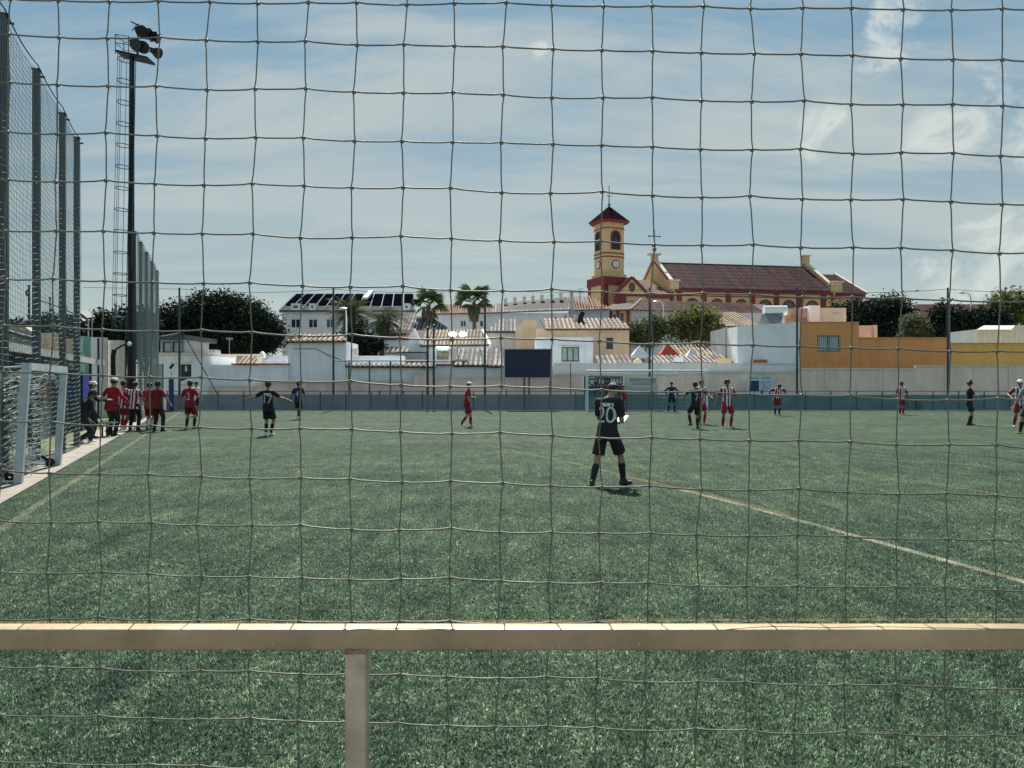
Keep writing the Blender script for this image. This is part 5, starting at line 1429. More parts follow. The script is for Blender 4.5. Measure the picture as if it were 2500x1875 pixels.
# ================================================================== CLUBHOUSE SIDE ON THE LEFT
def club_side():
    nx, ny = -UY, UX                                        # away from the pitch
    def Q(Y, off, z): return Vector((fence_x(Y) + nx*off, Y + ny*off, z))
    def wall(parent, name, mat, Ya, Yb, off, thick, z0, z1):
        a, b = Q(Ya, off, 0), Q(Yb, off, 0); u = Vector((UX, UY, 0)); n = Vector((nx, ny, 0))
        c = (a+b)/2 + n*(thick/2); c.z = (z0+z1)/2
        return MB().obox(c, (b-a)/2, n*(thick/2), (0, 0, (z1-z0)/2)).build(name, mat, parent)
    t = thing('clubhouse', 'low dark-fronted clubhouse with projecting canopy behind left fence', 'building', Q(20, 3, 0))
    DK = M('clubhouse_dark', (.030, .034, .04), .8, .3, 1); NB = M('navy_sheet', (.025, .045, .085), .6, .2, 2)
    wall(t, 'wall', DK, 9, 33, 3.4, 4, 0, 2.62)
    wall(t, 'canopy', M('canopy_sheet', (.05, .06, .065), .6, .2), 9, 32.5, 1.0, 2.9, 2.50, 2.60)
    wall(t, 'canopy_fascia', M('pale_fascia', (.46, .50, .50), .6, .1), 9, 32.5, .94, .055, 2.40, 2.60)
    wall(t, 'parapet', M('pale_panel', (.52, .57, .56), .7, .1), 9.2, 22.5, 3.0, .12, 2.605, 3.0)
    for k, (Ya, Yb, m) in enumerate(((12.2, 13.4, M('grey_shutter', (.45, .48, .5), .6)), (14.6, 15.4, FRAMEW), (17.6, 18.6, M('grey_shutter', (.45, .48, .5))), (20.6, 21.2, FRAMEW), (21.6, 22.1, FRAMEW), (22.9, 23.4, M('grey_shutter', (.45, .48, .5))), (24.4, 25.0, NB))):
        wall(t, 'shutter', m, Ya, Yb, 3.32, .075, .9 if k % 2 else 1.2, 2.3)
    for Yc in (11.5, 16, 20.8, 25.4, 30): MB().cyl(Q(Yc, 1.2, 0), Q(Yc, 1.2, 2.49), .05, n=8).build('canopy_post', TEALM, t)
    # corrugated sheets by the benches
    t = thing('sheet_screen', 'blue and grey corrugated sheet screen behind the bench group', 'screen', Q(25, 1.4, 0))
    for k in range(16):
        Yk = 23.2 + k*.30; top = 2.25 if k > 3 else 1.05
        p0, p1, p2 = Q(Yk, 1.5, 0), Q(Yk+.15, 1.38, 0), Q(Yk+.29, 1.5, 0); zt = Vector((0, 0, top))
        MB().add([p0, p1, p2, p2+zt, p1+zt, p0+zt], [(0,1,4,5),(1,2,3,4)]).build('corrugated_sheet', NB if k > 3 else M('grey_corrugated', (.30, .36, .42), .5, .15), t)
    t = thing('blue_barrel_crate', 'bright blue crate stacked high behind the red jacket', 'crate', Q(27, .9, 0))
    wall(t, 'crate_body', M('blue_plastic', (.015, .03, .26), .45), 27.2, 28.5, 1.0, .5, 1.15, 2.05)
    wall(t, 'crate_stand', DK, 27.2, 28.5, 1.02, .45, 0, 1.145)
    # pale block and green booth behind
    t = thing('storage_block', 'pale pinkish storage block rising behind the canopy', 'building', at(240, 937, 36))
    B(t, M('pinkish_white', (.70, .70, .76), .85, .06, stain=.1), 217, 250, 823, None, 38, .5)
    B(t, CREAM, 264, 292, 830, None, 38.6, .5, name='lower_wing')
    MB().box(X_(240, 38), X_(242, 38), 37.9, 37.997, 0, Z_(825, 38)).build('drain_pipe', DARKM, t)
    t = thing('green_booth', 'pale green translucent booth left of the storage block', 'booth', at(205, 937, 35))
    B(t, M('pale_green_sheet', (.22, .42, .36), .5, .1), 194, 207, 820, None, 35, .5)
    MB().box(X_(196, 35), X_(205, 35), 34.9, 34.997, Z_(860, 35), Z_(826, 35)).build('green_panel', M('green_panel', (.30, .52, .46), .4), t)
    t = thing('beige_house', 'beige house with dark sloping roof behind the clubhouse', 'house', at(60, 937, 30))
    MB().prism([(X_(8, 30), 0), (X_(82, 30), 0), (X_(82, 30), Z_(812, 30)), (X_(60, 30), Z_(797, 30)), (X_(8, 30), Z_(792, 30))], 30, 30.5).build('wall', M('tan_wall', (.52, .42, .30), .85, .1, stain=.1), t)
    MB().add([at(0, 800, 29.5), at(84, 824, 29.5), at(84, 815, 31.5), at(0, 792, 31.5), at(0, 808, 29.5), at(84, 832, 29.5)], [(0,1,2,3),(0,1,5,4)]).build('roof', M('dark_roof_sheet', (.05, .055, .06)), t)
    B(t, PEACH, 94, 130, 812, None, 32, .5, name='side_wing')
    B(t, PEACH, 157, 166, 826, None, 31, .35, name='stair_tower')
    # bracketed speaker pole
    t = thing('lamp_bracket_pole', 'dark pole with bent lamp bracket over the canopy', 'lamp', Q(29, 1.6, 0))
    MB().tube([at(277, 930, 30), at(276, 870, 30), at(279, 853, 30)], .09, 8).build('pole', DARKM, t)
    MB().tube([at(279, 855, 30), at(298, 843, 30), at(314, 839, 30)], .035, 6).build('arm', DARKM, t)
    MB().sphere(at(316, 839, 30), .09, 8, 5).build('lamp', WHITEM, t)
    # green-glass booth near the far corner
    t = thing('glass_shelter', 'pale green glass shelter beside the blue padded post', 'shelter', at(385, 1000, 46.4))
    GG = M('green_glass', (.16, .34, .30), .2, .1, trans=.3)
    for a, b in ((373, 383), (384, 397)): MB().box(X_(a, 46.4), X_(b, 46.4), 46.4, 46.44, .05, Z_(888, 46.4)).build('glass_panel', GG, t)
    for a in (372, 383.3, 397.5): MB().box(X_(a, 46.4)-.02, X_(a, 46.4)+.02, 46.38, 46.46, 0, Z_(886, 46.4)).build('upright', TEALM, t)
    # bench at the sideline
    t = thing('sideline_bench', 'low bench with pale seat beside the red-jacketed person', 'bench', (X_(265, 24.2), 24.2, 0))
    MB().box(X_(254, 24.2), X_(282, 24.2), 24.0, 24.35, .42, .46).build('seat', M('pale_seat', (.5, .55, .5), .6), t)
    for a in (256, 279):
        for y in (24.03, 24.3): MB().box(X_(a, 24.2)-.02, X_(a, 24.2)+.02, y, y+.04, 0, .418).build('leg', DARKM, t)
club_side()
# ================================================================== PEOPLE
_remesh = []
def capsule(mb, a, b, ra, rb, fd=None, flat=1.0, wd=None, wide=1.0, n=12, m=5, ea=1.0, eb=1.0):
    """round-ended tapered limb; optionally flattened along fd and widened along wd"""
    a, b = Vector(a), Vector(b); d = b-a; ln = d.length
    d = d/ln if ln > 1e-6 else Vector((0, 0, 1))
    up = Vector((0, 0, 1)) if abs(d.z) < .9 else Vector((0, 1, 0))
    x = d.cross(up).normalized(); y = d.cross(x)
    prof = [(a, -math.cos(math.pi/2*k/m)*ra*ea, math.sin(math.pi/2*k/m)*ra) for k in range(1, m+1)] + [(b, math.sin(math.pi/2*k/m)*rb*eb, math.cos(math.pi/2*k/m)*rb) for k in range(0, m)]
    rows = []
    def warp(c, off):
        if fd is not None: off = off + fd*(off.dot(fd)*(flat-1))
        if wd is not None: off = off + wd*(off.dot(wd)*(wide-1))
        return c + off
    vs = [warp(a, -d*ra*ea)]
    for c, o, r in prof:
        for i in range(n):
            t = 2*math.pi*i/n; vs.append(warp(c, d*o + x*math.cos(t)*r + y*math.sin(t)*r))
    vs.append(warp(b, d*rb*eb)); k = len(prof); e = len(vs)-1
    fs = [(0, 1+(i+1) % n, 1+i) for i in range(n)]
    for j in range(k-1):
        for i in range(n): fs.append((1+j*n+i, 1+j*n+(i+1) % n, 1+(j+1)*n+(i+1) % n, 1+(j+1)*n+i))
    fs += [(e, 1+(k-1)*n+i, 1+(k-1)*n+(i+1) % n) for i in range(n)]
    mb.add(vs, fs)
def ik(a, target, l1, l2, hint):
    a, t = Vector(a), Vector(target); d = t-a; L_ = d.length
    if L_ > (l1+l2)*.999: d = d*((l1+l2)*.999/L_); t = a+d; L_ = d.length
    k = (l1*l1 - l2*l2 + L_*L_)/(2*L_); h = math.sqrt(max(0, l1*l1-k*k)); dn = d/L_
    hv = Vector(hint); hv = hv - dn*hv.dot(dn); hv.normalize()
    return a + dn*k + hv*h, t
def queue(name, mb, parent, mat, voxel, smooth=3):
    me = bpy.data.meshes.new(name); me.from_pydata(mb.v, [], mb.f); me.update()
    o = link_mesh(name, me, parent, mat)
    r = o.modifiers.new('r', 'REMESH'); r.mode = 'VOXEL'; r.voxel_size = voxel
    s = o.modifiers.new('s', 'SMOOTH'); s.factor = .5; s.iterations = smooth
    _remesh.append(o); return o
def cloth(name, col, rough=.85): return M(name, col, rough, .14, 9, .5, 22)
def stripes(name):
    if name in _mats: return _mats[name]
    m = bpy.data.materials.new(name); m.use_nodes = True; N, L = m.node_tree.nodes, m.node_tree.links; b = N['Principled BSDF']; b.inputs['Roughness'].default_value = .8
    tc = N.new('ShaderNodeTexCoord'); sp = N.new('ShaderNodeSeparateXYZ'); L.new(tc.outputs['Object'], sp.inputs[0])
    f = N.new('ShaderNodeMath'); f.operation = 'MULTIPLY'; f.inputs[1].default_value = 8.6; L.new(sp.outputs[0], f.inputs[0])
    g = N.new('ShaderNodeMath'); g.operation = 'ADD'; g.inputs[1].default_value = 50.25; L.new(f.outputs[0], g.inputs[0])
    fr = N.new('ShaderNodeMath'); fr.operation = 'FRACT'; L.new(g.outputs[0], fr.inputs[0])
    gt = N.new('ShaderNodeMath'); gt.operation = 'GREATER_THAN'; gt.inputs[1].default_value = .5; L.new(fr.outputs[0], gt.inputs[0])
    # plain red sleeves beyond the torso
    ab = N.new('ShaderNodeMath'); ab.operation = 'ABSOLUTE'; L.new(sp.outputs[0], ab.inputs[0])
    ls = N.new('ShaderNodeMath'); ls.operation = 'LESS_THAN'; ls.inputs[1].default_value = .2; L.new(ab.outputs[0], ls.inputs[0])
    mu = N.new('ShaderNodeMath'); mu.operation = 'MULTIPLY'; L.new(gt.outputs[0], mu.inputs[0]); L.new(ls.outputs[0], mu.inputs[1])
    mx = N.new('ShaderNodeMix'); mx.data_type = 'RGBA'; L.new(mu.outputs[0], mx.inputs['Factor'])
    A = [s for s in mx.inputs if s.type == 'RGBA']; A[0].default_value = (.15, .010, .025, 1); A[1].default_value = (.72, .68, .74, 1)
    L.new([s for s in mx.outputs if s.type == 'RGBA'][0], b.inputs['Base Color']); _mats[name] = m; return m
BLACK = cloth('black_jersey', (.010, .011, .014)); BLACKS = cloth('black_shorts', (.009, .010, .012)); NAVY = cloth('navy_jacket', (.012, .022, .085)); RED = cloth('red_jersey', (.25, .010, .020))
REDJ = cloth('red_jacket', (.33, .012, .013)); MAROON = cloth('maroon_shorts', (.16, .008, .018)); REDSH = cloth('red_shorts', (.25, .008, .02)); DKRED = cloth('dark_red_tee', (.16, .012, .011)); STRIPE = stripes('red_white_stripes')
CHAR = cloth('charcoal_cloth', (.018, .019, .022)); WHITEC = cloth('white_cloth', (.66, .67, .68)); GREYC = cloth('grey_cloth', (.2, .21, .23)); SOCKB = cloth('black_sock', (.011, .012, .014)); SOCKR = cloth('red_sock', (.24, .01, .02)); SOCKW = cloth('white_sock', (.62, .62, .6))
SKIN1 = M('skin_light', (.33, .19, .135), .55, .08, 14); SKIN2 = M('skin_tan', (.20, .11, .075), .55, .08, 14)
HAIRB = M('dark_hair', (.012, .010, .009), .6, .3, 40, .5, 120); HAIRL = M('light_brown_hair', (.20, .13, .06), .6, .3, 40, .5, 120); CAPW_GLOW = cloth('white_cap_hair_glow', (.68, .68, .66))
SHB = M('black_boot', (.012, .012, .014), .4); SHW = M('white_boot', (.66, .66, .64), .45, .1); SHY = M('yellow_boot', (.62, .58, .16), .45, .1); SHG = M('green_boot', (.12, .5, .12), .45, .1)
EYE_M = M('eye_dark', (.02, .015, .012), .3); NUM = M('number_white', (.52, .56, .60), .7, .15, 20); NUMP = M('name_print', (.58, .62, .66), .7, .2, 30)

def person(label, x, Y, face, h=1.76, shirt=BLACK, shorts=BLACKS, sock=SOCKB, shoe=SHB, skin=SKIN1, hair=HAIRB, feet=((-.11, 0), (.11, 0)), lift=(0, 0), toes=(-12, 12), lean=4., lean_side=0., twist=0.,
           hands=None, elbow=None, head=(0, 0), number=None, name_bar=False, long_sleeve=False, trousers=False, sit=0., cap=None, group=None, hip=(0, 0), voxel=.015, bulk=1., fingers=.5, afro=False, hood=False):
    """a standing figure facing +Y in its own frame; face turns it clockwise seen from above (0 = away from camera)"""
    s = h/1.76; Xw = X_(x, Y)
    t = thing('person', label, 'person', (Xw, Y, 0), group, rot=-R(face), local=True)
    V3 = lambda *a: Vector(a)*s
    L1, L2, ankz = .435*s, .425*s, .085*s
    fl, fr_ = [Vector((fx*s, fy*s, ankz + lf*s)) for (fx, fy), lf in zip(feet, lift)]
    pel = Vector((hip[0]*s, hip[1]*s, .945*s - sit*s))
    tor = Matrix.Rotation(R(twist), 3, 'Z') @ Matrix.Rotation(-R(lean), 3, 'X') @ Matrix.Rotation(R(lean_side), 3, 'Y')
    ax, ay, az = tor @ Vector((1, 0, 0)), tor @ Vector((0, 1, 0)), tor @ Vector((0, 0, 1))
    for f, sg in ((fl, -1), (fr_, 1)):
        hj = pel + Vector((sg*.088*s, 0, -.03*s)); dd = hj - f; mx = (L1+L2)*.992
        if dd.length > mx: pel.z -= (dd.length - mx)*1.0
    T = lambda a, b, c: pel + tor @ (Vector((a, b, c))*s)
    legs = []
    for f, sg, toe in ((fl, -1, toes[0]), (fr_, 1, toes[1])):
        hj = pel + Vector((sg*.088*s, 0, -.03*s)); td = Vector((math.sin(R(toe)), math.cos(R(toe)), 0))
        kn, an = ik(hj, f, L1, L2, td); legs.append((hj, kn, an, td))
    hands = hands or ((-.27, .05, -.52), (.27, .05, -.52)); elbow = elbow or ((-.5, -1, -.2), (.5, -1, -.2))
    arms = []
    for sg, hp, el in ((-1, hands[0], elbow[0]), (1, hands[1], elbow[1])):
        sh = T(sg*.185, -.01, .475); tgt = sh + (tor @ Vector((hp[0]-sg*.0, hp[1], hp[2])))*s
        e, w = ik(sh, tgt, .295*s, .265*s, tor @ Vector(el)); arms.append((sh, e, w))
    neck, hd = T(0, -.005, .535), None
    Rh = tor @ Matrix.Rotation(-R(head[0]), 3, 'Z') @ Matrix.Rotation(-R(head[1]), 3, 'X')
    HD = lambda a, b, c: neck + tor @ (Vector((0, .005, .04))*s) + Rh @ (Vector((a, b, c))*s)
    hf, hr, hu = Rh @ Vector((0, 1, 0)), Rh @ Vector((1, 0, 0)), Rh @ Vector((0, 0, 1))
    # ---- body
    b = MB(); q = bulk
    capsule(b, pel + ax*(-.07*s), pel + ax*(.07*s), .098*s*q, .098*s*q, ay, .92)
    capsule(b, T(0, 0, .02), T(0, .005, .17), .108*s*q, .10*s*q, ay, .85, ax, 1.28)
    capsule(b, T(0, .005, .17), T(0, 0, .37), .102*s*q, .125*s, ay, .84, ax, 1.25)
    capsule(b, T(-.15, -.01, .465), T(.15, -.01, .465), .058*s, .058*s)
    for sg in (-1, 1): capsule(b, T(0, -.01, .53), T(sg*.15, -.01, .475), .05*s, .05*s)
    capsule(b, T(0, -.01, .48), HD(0, .0, .05), .058*s, .052*s)
    capsule(b, HD(0, -.012, .135), HD(0, .012, .14), .088*s, .082*s, hr, .86, hu, 1.22)
    capsule(b, HD(0, .025, .09), HD(0, .048, .052), .06*s, .036*s, hr, .92)
    capsule(b, HD(0, .098, .135), HD(0, .116, .105), .010*s, .016*s)
    capsule(b, HD(0, .085, .16), HD(0, .088, .165), .022*s, .022*s, None, 1, hr, 1.8)
    for sg in (-1, 1): capsule(b, HD(sg*.078, -.005, .14), HD(sg*.082, -.012, .105), .016*s, .012*s)
    fing = []
    for sh, e, w in arms:
        capsule(b, sh, e, .052*s, .041*s); capsule(b, e, e.lerp(w, .35), .041*s, .042*s); capsule(b, e.lerp(w, .3), w, .041*s, .027*s)
        d = (w-e).normalized(); sd = d.cross(Vector((0, 0, 1)));
        if sd.length < .2: sd = d.cross(ay)
        sd.normalize(); nr = d.cross(sd).normalized()
        capsule(b, w, w + d*.075*s, .026*s, .034*s, nr, .55, sd, 1.1)
        fing.append((w, d, sd, nr))
    for hj, kn, an, td in legs:
        capsule(b, hj, kn, .084*s*q, .054*s); capsule(b, kn, kn.lerp(an, .3), .053*s, .057*s); capsule(b, kn.lerp(an, .28), an, .056*s, .036*s)
        capsule(b, an - Vector((0, 0, .04*s)) - td*.03*s, an - Vector((0, 0, .05*s)) + td*.15*s, .035*s, .028*s)
    body = queue('body', b, t, skin, voxel)
    ex = MB()
    for (w, d, sd, nr), sg in zip(fing, (-1, 1)):
        inward = (pel + Vector((0, 0, .2)) - w).normalized(); cu = nr if nr.dot(inward) > 0 else -nr
        for k in range(4):
            p0 = w + d*.085*s + sd*((k-1.5)*.019*s); ln = (.062, .074, .070, .054)[k]*s; pts = [p0]
            dd = d.copy()
            for j in range(3): dd = (dd + cu*fingers*(.35+.25*j)).normalized(); pts.append(pts[-1] + dd*ln*(.42, .33, .25)[j])
            ex.tube(pts, [.0092*s, .009*s, .0082*s, .0065*s], 6)
        th = (ay - d*ay.dot(d)); ts = 1 if sd.dot(th) > 0 else -1
        p0 = w + d*.025*s + sd*ts*.022*s; d2 = (d*.7 + sd*ts*.75 + cu*.25).normalized(); p1 = p0 + d2*.04*s; p2 = p1 + (d2 + d*.6).normalized()*.03*s
        ex.tube([p0, p1, p2], [.012*s, .0105*s, .008*s], 6)
    ey = MB()
    for sg in (-1, 1): ey.sphere(HD(sg*.032, .088, .135), .0115*s, 8, 5)
    ey.tube([HD(-.024, .090, .068), HD(0, .098, .067), HD(.024, .090, .068)], .0045*s, 5)
    body['_extra'] = 1; EXTRA[body.name] = (ex, ey)
    # ---- shirt
    c = MB(); g = .024
    capsule(c, T(0, -.005, -.16), T(0, .005, .17), (.122+g)*s*q, (.100+g)*s*q, ay, .96, ax, 1.30, ea=.10)
    capsule(c, T(0, .005, .17), T(0, 0, .38), (.101+g)*s*q, (.122+g*.7)*s, ay, .86, ax, 1.24)
    capsule(c, T(-.155, -.01, .463), T(.155, -.01, .463), .074*s, .074*s)
    for sg in (-1, 1): capsule(c, T(0, -.012, .505), T(sg*.15, -.01, .47), .062*s, .066*s)
    for sh, e, w in arms:
        if long_sleeve:
            capsule(c, sh, e, .070*s, .058*s); capsule(c, e, e.lerp(w, .93), .057*s, .042*s)
        else: capsule(c, sh, sh.lerp(e, .80), .070*s, .070*s, eb=.15)
    if hood: capsule(c, T(0, -.09, .50), T(0, -.10, .56), .085*s, .07*s)
    shirt_o = queue('shirt' if not long_sleeve else 'jacket', c, t, shirt, voxel, 4)
    # ---- shorts or trousers
    c = MB()
    capsule(c, pel + ax*(-.07*s) + az*.03*s, pel + ax*(.07*s) + az*.0*s, .112*s*q, .112*s*q, ay, .9)
    for hj, kn, an, td in legs:
        if trousers:
            capsule(c, hj, kn, .112*s*q, .078*s); capsule(c, kn, an + Vector((0, 0, .0)), .076*s, .062*s)
        else: capsule(c, hj, hj.lerp(kn, .86), .100*s*q, .108*s, eb=.12)
    queue('trousers' if trousers else 'shorts', c, t, shorts, voxel, 4)
    for hj, kn, an, td in legs:
        if not trousers:
            c = MB(); capsule(c, kn.lerp(an, .30), kn.lerp(an, .40), .058*s, .063*s); capsule(c, kn.lerp(an, .40), an, .063*s, .044*s); capsule(c, an, an - Vector((0, 0, .03*s)) + td*.04*s, .044*s, .042*s)
            queue('sock', c, t, sock, voxel*.8, 2)
        c = MB(); lo = Vector((0, 0, -.052*s)); tilt = Vector((0, 0, 0))
        capsule(c, an + lo - td*.045*s, an + lo + td*.135*s - Vector((0, 0, .004*s)), .040*s, .033*s, Vector((0, 0, 1)), .9, td.cross(Vector((0, 0, 1))), 1.12)
        capsule(c, an - td*.02*s, an + lo*.6 + td*.04*s, .043*s, .038*s)
        queue('shoe', c, t, shoe, voxel*.75, 2)
    # ---- hair or cap
    c = MB(); hm = hair
    capsule(c, HD(0, -.026, .150), HD(0, .012, .165), .094*s, .085*s, hr, .92, hu, 1.10)
    for k in range(70):
        a = random.uniform(0, 6.28); el = random.uniform(-.35, 1.5); dv = Vector((math.cos(a)*math.cos(el)*.086, math.sin(a)*math.cos(el)*.094 - .012, math.sin(el)*.10))
        if dv.y > .045 and dv.z < .05: continue
        r = random.uniform(.014, .024)*(1.5 if afro else 1)
        p = HD(dv.x*1.02, dv.y, .152 + dv.z); capsule(c, p, p + Rh @ Vector((random.uniform(-.01, .01), random.uniform(-.01, .01), .012))*s, r*s, r*.7*s, n=6, m=3)
    queue('hair', c, t, hair, voxel*.7, 1)
    if cap is not None:
        c = MB(); capsule(c, HD(0, -.015, .185), HD(0, .01, .19), .105*s, .10*s, hu, .8); capsule(c, HD(-.04, .09, .175), HD(.04, .09, .175), .05*s, .05*s, hu, .25); queue('cap', c, t, cap, voxel*.7, 2)
    PEOPLE.append((t, shirt_o, number, name_bar, T, ax, ay, az, s))
    return t, arms, HD, T
PEOPLE, EXTRA = [], {}
TEAM = 'football players on the pitch'; SIDE = 'people standing at the left sideline'
# the nearest player, seen from behind and turned to the right, looking down at what the hands hold
p20, arms20, HD20, T20 = person('nearest player in black kit numbered 20, looking down at a white card', 1483, 12.45, 32, 1.73, BLACK, BLACKS, SOCKB, SHB, SKIN1, HAIRB, feet=((-.14, -.28), (.15, .30)), toes=(-22, 36), lean=9, hands=((.13, .33, -.30), (-.08, .34, -.29)), elbow=((-1, -.6, -.6), (.5, -1, -.5)), head=(18, 34), number='20', name_bar=True, voxel=.0105, group=TEAM, fingers=.85)
w = (arms20[0][2] + arms20[1][2])/2
card = thing('white_card', 'small white card held by the nearest player', 'card', p20.location)
mw = p20.matrix_basis
c = mw @ (w + Vector((.03, .11, .05)))
fwd = (mw.to_3x3() @ Vector((0, 1, 0))); rt = (mw.to_3x3() @ Vector((1, 0, 0)))
MB().obox(c, rt*.085, (fwd*.09 + Vector((0, 0, .05))), Vector((0, 0, .006))).build('card_sheet', M('card_white', (.50, .54, .52), .6, .05), card)
person('player in black kit numbered 17 with both arms spread wide', 655, 24.6, 2, 1.72, BLACK, BLACKS, SOCKB, SHW, SKIN1, HAIRB, feet=((-.07, -.03), (.06, .04)), toes=(-5, 40), lean=-2, hands=((-.50, .08, -.20), (.48, .05, -.26)), elbow=((-.2, -.6, -1), (.2, -.6, -1)), head=(10, 5), number='17', name_bar=True, group=TEAM, afro=True)
person('player in navy top walking away right of number 17', 728, 36.0, 12, 1.76, NAVY, BLACKS, SOCKB, SHW, SKIN2, HAIRB, feet=((-.06, .22), (.08, -.22)), lift=(0, .06), lean=3, hands=((-.24, .06, -.5), (.25, .02, -.5)), number='4', group=TEAM)
person('player in red shirt numbered 2 on the left', 463, 28.2, 8, 1.76, RED, MAROON, SOCKB, SHB, SKIN1, HAIRB, feet=((-.13, 0), (.13, .08)), lean=3, hands=((-.25, .03, -.5), (.26, .12, -.44)), number='2', name_bar=False, group=TEAM, afro=True)
person('player in black and white with green boots behind number 2', 480, 39.0, -150, 1.76, WHITEC, BLACKS, SOCKB, SHG, SKIN1, HAIRB, feet=((-.10, .05), (.11, -.05)), lean=3, group=TEAM)
person('lone red player walking to the right with hand at chest', 1140, 29.5, 75, 1.72, RED, MAROON, SOCKR, SHW, SKIN1, HAIRB, feet=((-.05, .16), (.06, -.24)), lift=(0, .05), lean=6, hands=((-.10, .30, -.22), (.22, .08, -.48)), head=(0, 12), group=TEAM, cap=CAPW_GLOW)  # white cap shape paints the rim light on the hair
person('player in red tracksuit far behind the nearest player', 1523, 46.9, -70, 1.6, REDJ, REDSH, SOCKR, SHB, SKIN1, HAIRL, long_sleeve=True, trousers=True, group=TEAM)
person('player in dark blue with hands on hips by far goal', 1639, 45.8, 170, 1.76, NAVY, BLACKS, SOCKB, SHB, SKIN2, HAIRB, feet=((-.2, 0), (.2, .03)), hands=((-.12, .10, -.40), (.12, .10, -.40)), elbow=((-1, -.4, 0), (1, -.4, 0)), long_sleeve=True, group=TEAM)
person('player in black standing left of the striped front-facing one', 1698, 28.4, -14, 1.72, BLACK, BLACKS, SOCKB, SHB, SKIN1, HAIRB, feet=((-.08, .24), (.06, -.06)), lift=(.1, 0), lean=4, hands=((-.16, .22, -.18), (.30, .12, -.12)), elbow=((-1, -.3, -.3), (1, -.3, -.3)), number='7', group=TEAM)
person('player in red shorts half hidden behind the black-shirted one', 1711, 31.6, 150, 1.80, STRIPE, REDSH, SOCKR, SHW, SKIN1, HAIRB, feet=((-.12, .05), (.12, 0)), hands=((-.2, .18, -.3), (.25, .1, -.45)), group=TEAM)
person('striped-shirt player in red shorts facing the camera', 1775, 28.9, 172, 1.80, STRIPE, REDSH, SOCKR, SHW, SKIN2, HAIRB, feet=((-.13, .02), (.2, .06)), toes=(-20, 22), lean=2, hands=((-.26, .05, -.5), (.27, .03, -.5)), group=TEAM, afro=True)
person('striped-shirt player bent forward with hands on hips', 1898, 40.2, 178, 1.76, STRIPE, MAROON, SOCKB, SHW, SKIN2, HAIRB, feet=((-.07, .05), (.1, -.08)), lean=26, hip=(0, -.08), hands=((-.16, -.02, -.38), (.16, -.02, -.38)), elbow=((-1, -.2, .1), (1, -.2, .1)), head=(0, 32), group=TEAM)
person('distant striped-shirt player standing before the beige wall', 2200, 41.0, 165, 1.76, STRIPE, MAROON, SOCKR, SHW, SKIN2, HAIRB, feet=((-.1, 0), (.1, .03)), hands=((-.25, .04, -.5), (.25, .04, -.5)), group=TEAM)
person('player in black with folded arms at right', 2366, 30.7, 112, 1.78, BLACK, BLACKS, SOCKB, SHB, SKIN1, HAIRB, feet=((-.20, .08), (.18, -.05)), toes=(-10, 25), lean=2, hands=((.16, .24, -.26), (-.16, .26, -.22)), elbow=((-1, -.1, -.7), (1, -.1, -.7)), head=(-20, 3), group=TEAM, afro=True)
person('striped-shirt player cut by the right edge with backlit white hair', 2489, 29.5, 185, 1.80, STRIPE, MAROON, SOCKR, SHW, SKIN2, HAIRB, feet=((-.16, .02), (.2, 0)), hands=((-.28, .03, -.48), (.2, .2, -.3)), group=TEAM, cap=CAPW_GLOW)  # white cap shape stands for the glow of backlit hair
person('player with yellow boots mostly outside the right edge', 2516, 25.4, -150, 1.80, GREYC, CHAR, SOCKB, SHY, SKIN1, HAIRB, feet=((-.16, .0), (.28, .08)), toes=(-10, 60), group=TEAM)
# sideline group
person('crouching person in black clothes beside the net fence', 207, 21.4, 35, 1.76, CHAR, CHAR, SOCKB, SHW, SKIN2, HAIRB, feet=((-.14, .22), (.16, -.28)), lift=(0, .02), lean=24, sit=.22, hip=(0, -.08), hands=((-.12, .30, -.36), (.14, .30, -.36)), head=(0, 5), long_sleeve=True, trousers=True, group=SIDE, bulk=1.15)
person('person in dark clothes behind the crouching one, holding a rod', 222, 23.4, 60, 1.72, CHAR, CHAR, SOCKB, SHB, SKIN1, HAIRB, feet=((-.1, 0), (.1, .04)), hands=((.0, .46, -.18), (-.02, .42, -.2)), long_sleeve=True, trousers=True, group=SIDE, cap=CAPW_GLOW)
person('big person in bright red jacket and white cap', 273, 24.4, 18, 1.84, REDJ, CHAR, SOCKB, SHB, SKIN1, HAIRB, feet=((-.14, .05), (.15, -.03)), lean=8, hands=((-.24, .20, -.36), (.24, .20, -.36)), long_sleeve=True, trousers=True, bulk=1.25, group=SIDE, cap=CAPW_GLOW)
person('striped-shirt youth right behind the red jacket', 300, 27.6, 20, 1.76, STRIPE, MAROON, SOCKR, SHW, SKIN2, HAIRB, feet=((-.09, .03), (.1, -.03)), group=SIDE)
person('person in white-striped shirt and black shorts at the sideline', 327, 27.2, 6, 1.72, STRIPE, BLACKS, SOCKB, SHB, SKIN2, HAIRB, feet=((-.15, .0), (.13, .04)), lean=5, hands=((-.2, .22, -.34), (.26, .05, -.46)), trousers=True, group=SIDE, bulk=1.05)
person('youth in red left of the dark red tee', 364, 27.6, 10, 1.70, RED, MAROON, SOCKW, SHB, SKIN1, HAIRB, feet=((-.1, .03), (.1, -.03)), group=SIDE)
person('person in dark red tee and black trousers at sideline right end', 384, 26.8, 18, 1.74, DKRED, CHAR, SOCKB, SHB, SKIN2, HAIRB, feet=((-.13, .0), (.2, .03)), lean=3, hands=((-.26, .04, -.5), (.36, .02, -.44)), trousers=True, group=SIDE, bulk=1.1)
rod = thing('thin_rod', 'pale thin rod held out beside the red jacket', 'rod', at(236, 970, 23.4))
MB().cyl(at(221, 971, 23.2), at(250, 967, 23.5), .022, n=7).build('shaft', WHITEM, rod)
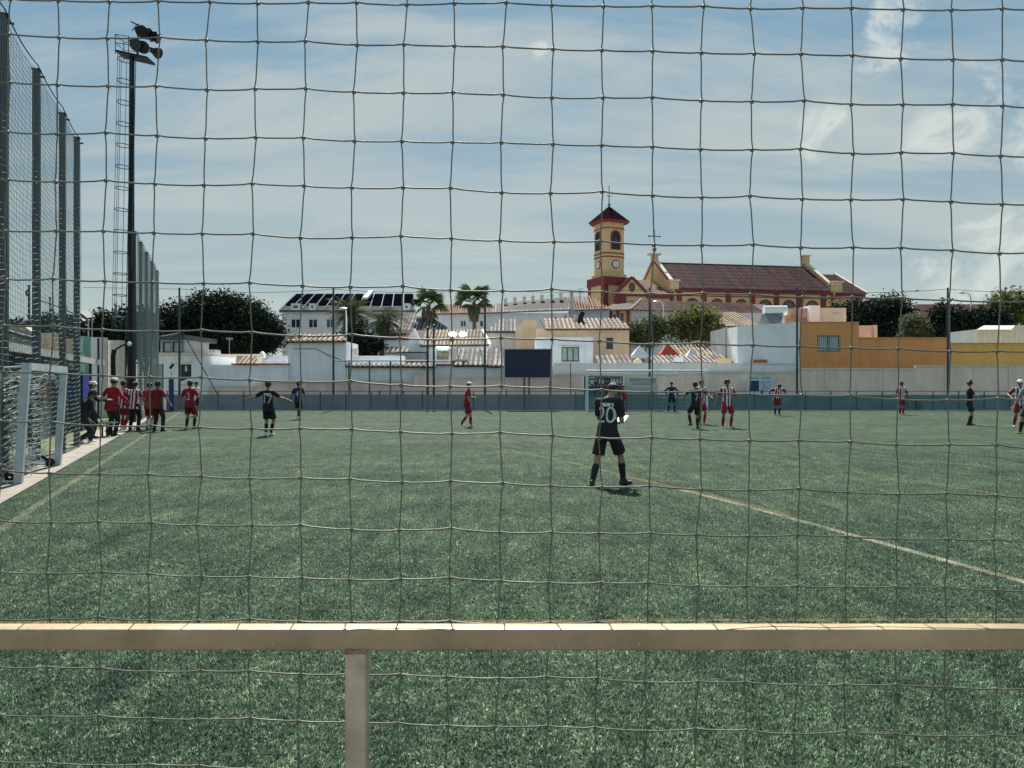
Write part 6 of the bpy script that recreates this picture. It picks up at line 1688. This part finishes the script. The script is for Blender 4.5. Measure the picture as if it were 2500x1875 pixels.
# spectators behind the far screen
SPEC = 'spectators behind the far fence'
for k, (x, lb, sh) in enumerate(((926, 'spectator in dark top behind far fence left of pipe upright', CHAR), (983, 'spectator with dark hair behind far fence right of pipe frame', GREYC), (1746, 'spectator behind far fence left of the striped player', NAVY), (1736, 'spectator in white behind the far goal post', WHITEC), (1862, 'spectator below the notice board', CHAR))):
    person(lb, x, 48.6+.35*(k % 2), 180, 1.62, sh, CHAR, SOCKB, SHB, SKIN2, HAIRB, sit=.42, hip=(0, -.25), feet=((-.12, .2), (.12, .2)), lean=8, trousers=True, long_sleeve=True, group=SPEC, voxel=.02)

# ---- turn the queued shapes into finished meshes in one pass
bpy.context.view_layer.update()
dg = bpy.context.evaluated_depsgraph_get()
done = [(o, bpy.data.meshes.new_from_object(o.evaluated_get(dg))) for o in _remesh]
for o, me in done:
    mat = o.data.materials[0]; o.modifiers.clear(); o.data = me; me.materials.clear(); me.materials.append(mat)
    if o.name in EXTRA:
        ex, ey = EXTRA[o.name]; bm = bmesh.new(); bm.from_mesh(me)
        for mbx, mi in ((ex, 0), (ey, 1)):
            vv = [bm.verts.new(v) for v in mbx.v]
            for f in mbx.f: bm.faces.new([vv[i] for i in f]).material_index = mi
        bmesh.ops.recalc_face_normals(bm, faces=bm.faces); bm.to_mesh(me); bm.free(); me.materials.append(EYE_M)
        del o['_extra']
    me.polygons.foreach_set('use_smooth', [True]*len(me.polygons)); me.update()
# ---- printed numbers laid onto the shirt backs
for t, so, number, bar, T, ax, ay, az, s in PEOPLE:
    if not number: continue
    bvh = BVHTree.FromPolygons([v.co for v in so.data.vertices], [p.vertices for p in so.data.polygons])
    def lay(verts2d, faces, name, mat, up0):
        bm = bmesh.new(); vv = [bm.verts.new((x, y, 0)) for x, y in verts2d]
        for f in faces: 
            try: bm.faces.new([vv[i] for i in f])
            except ValueError: pass
        bmesh.ops.subdivide_edges(bm, edges=bm.edges, cuts=2, use_grid_fill=True)
        bmesh.ops.triangulate(bm, faces=bm.faces)
        for v in bm.verts:
            p = T(0, 0, up0) + ax*v.co.x + az*v.co.y - ay*.6
            hit = bvh.ray_cast(p, ay)
            v.co = (hit[0] - ay*.006) if hit[0] is not None else p + ay*.5
        me = bpy.data.meshes.new(name); bm.to_mesh(me); bm.free(); o = link_mesh(name, me, so, mat); return o
    cu = bpy.data.curves.new('n', 'FONT'); cu.body = number; cu.size = .37*s; cu.align_x = 'CENTER'; cu.align_y = 'CENTER'; cu.resolution_u = 4; cu.space_character = .95
    o = bpy.data.objects.new('n_src', cu); COL.objects.link(o); bpy.context.view_layer.update()
    me = bpy.data.meshes.new_from_object(o.evaluated_get(bpy.context.evaluated_depsgraph_get())); bpy.data.objects.remove(o)
    lay([(v.co.x*.92, v.co.y*1.05) for v in me.vertices], [tuple(p.vertices) for p in me.polygons], 'back_number', NUM, .235)
    if bar:
        lay([(-.12*s, -.028*s), (.12*s, -.028*s), (.12*s, .028*s), (-.12*s, .028*s)], [(0, 1, 2, 3)], 'name_print', NUMP, .415)
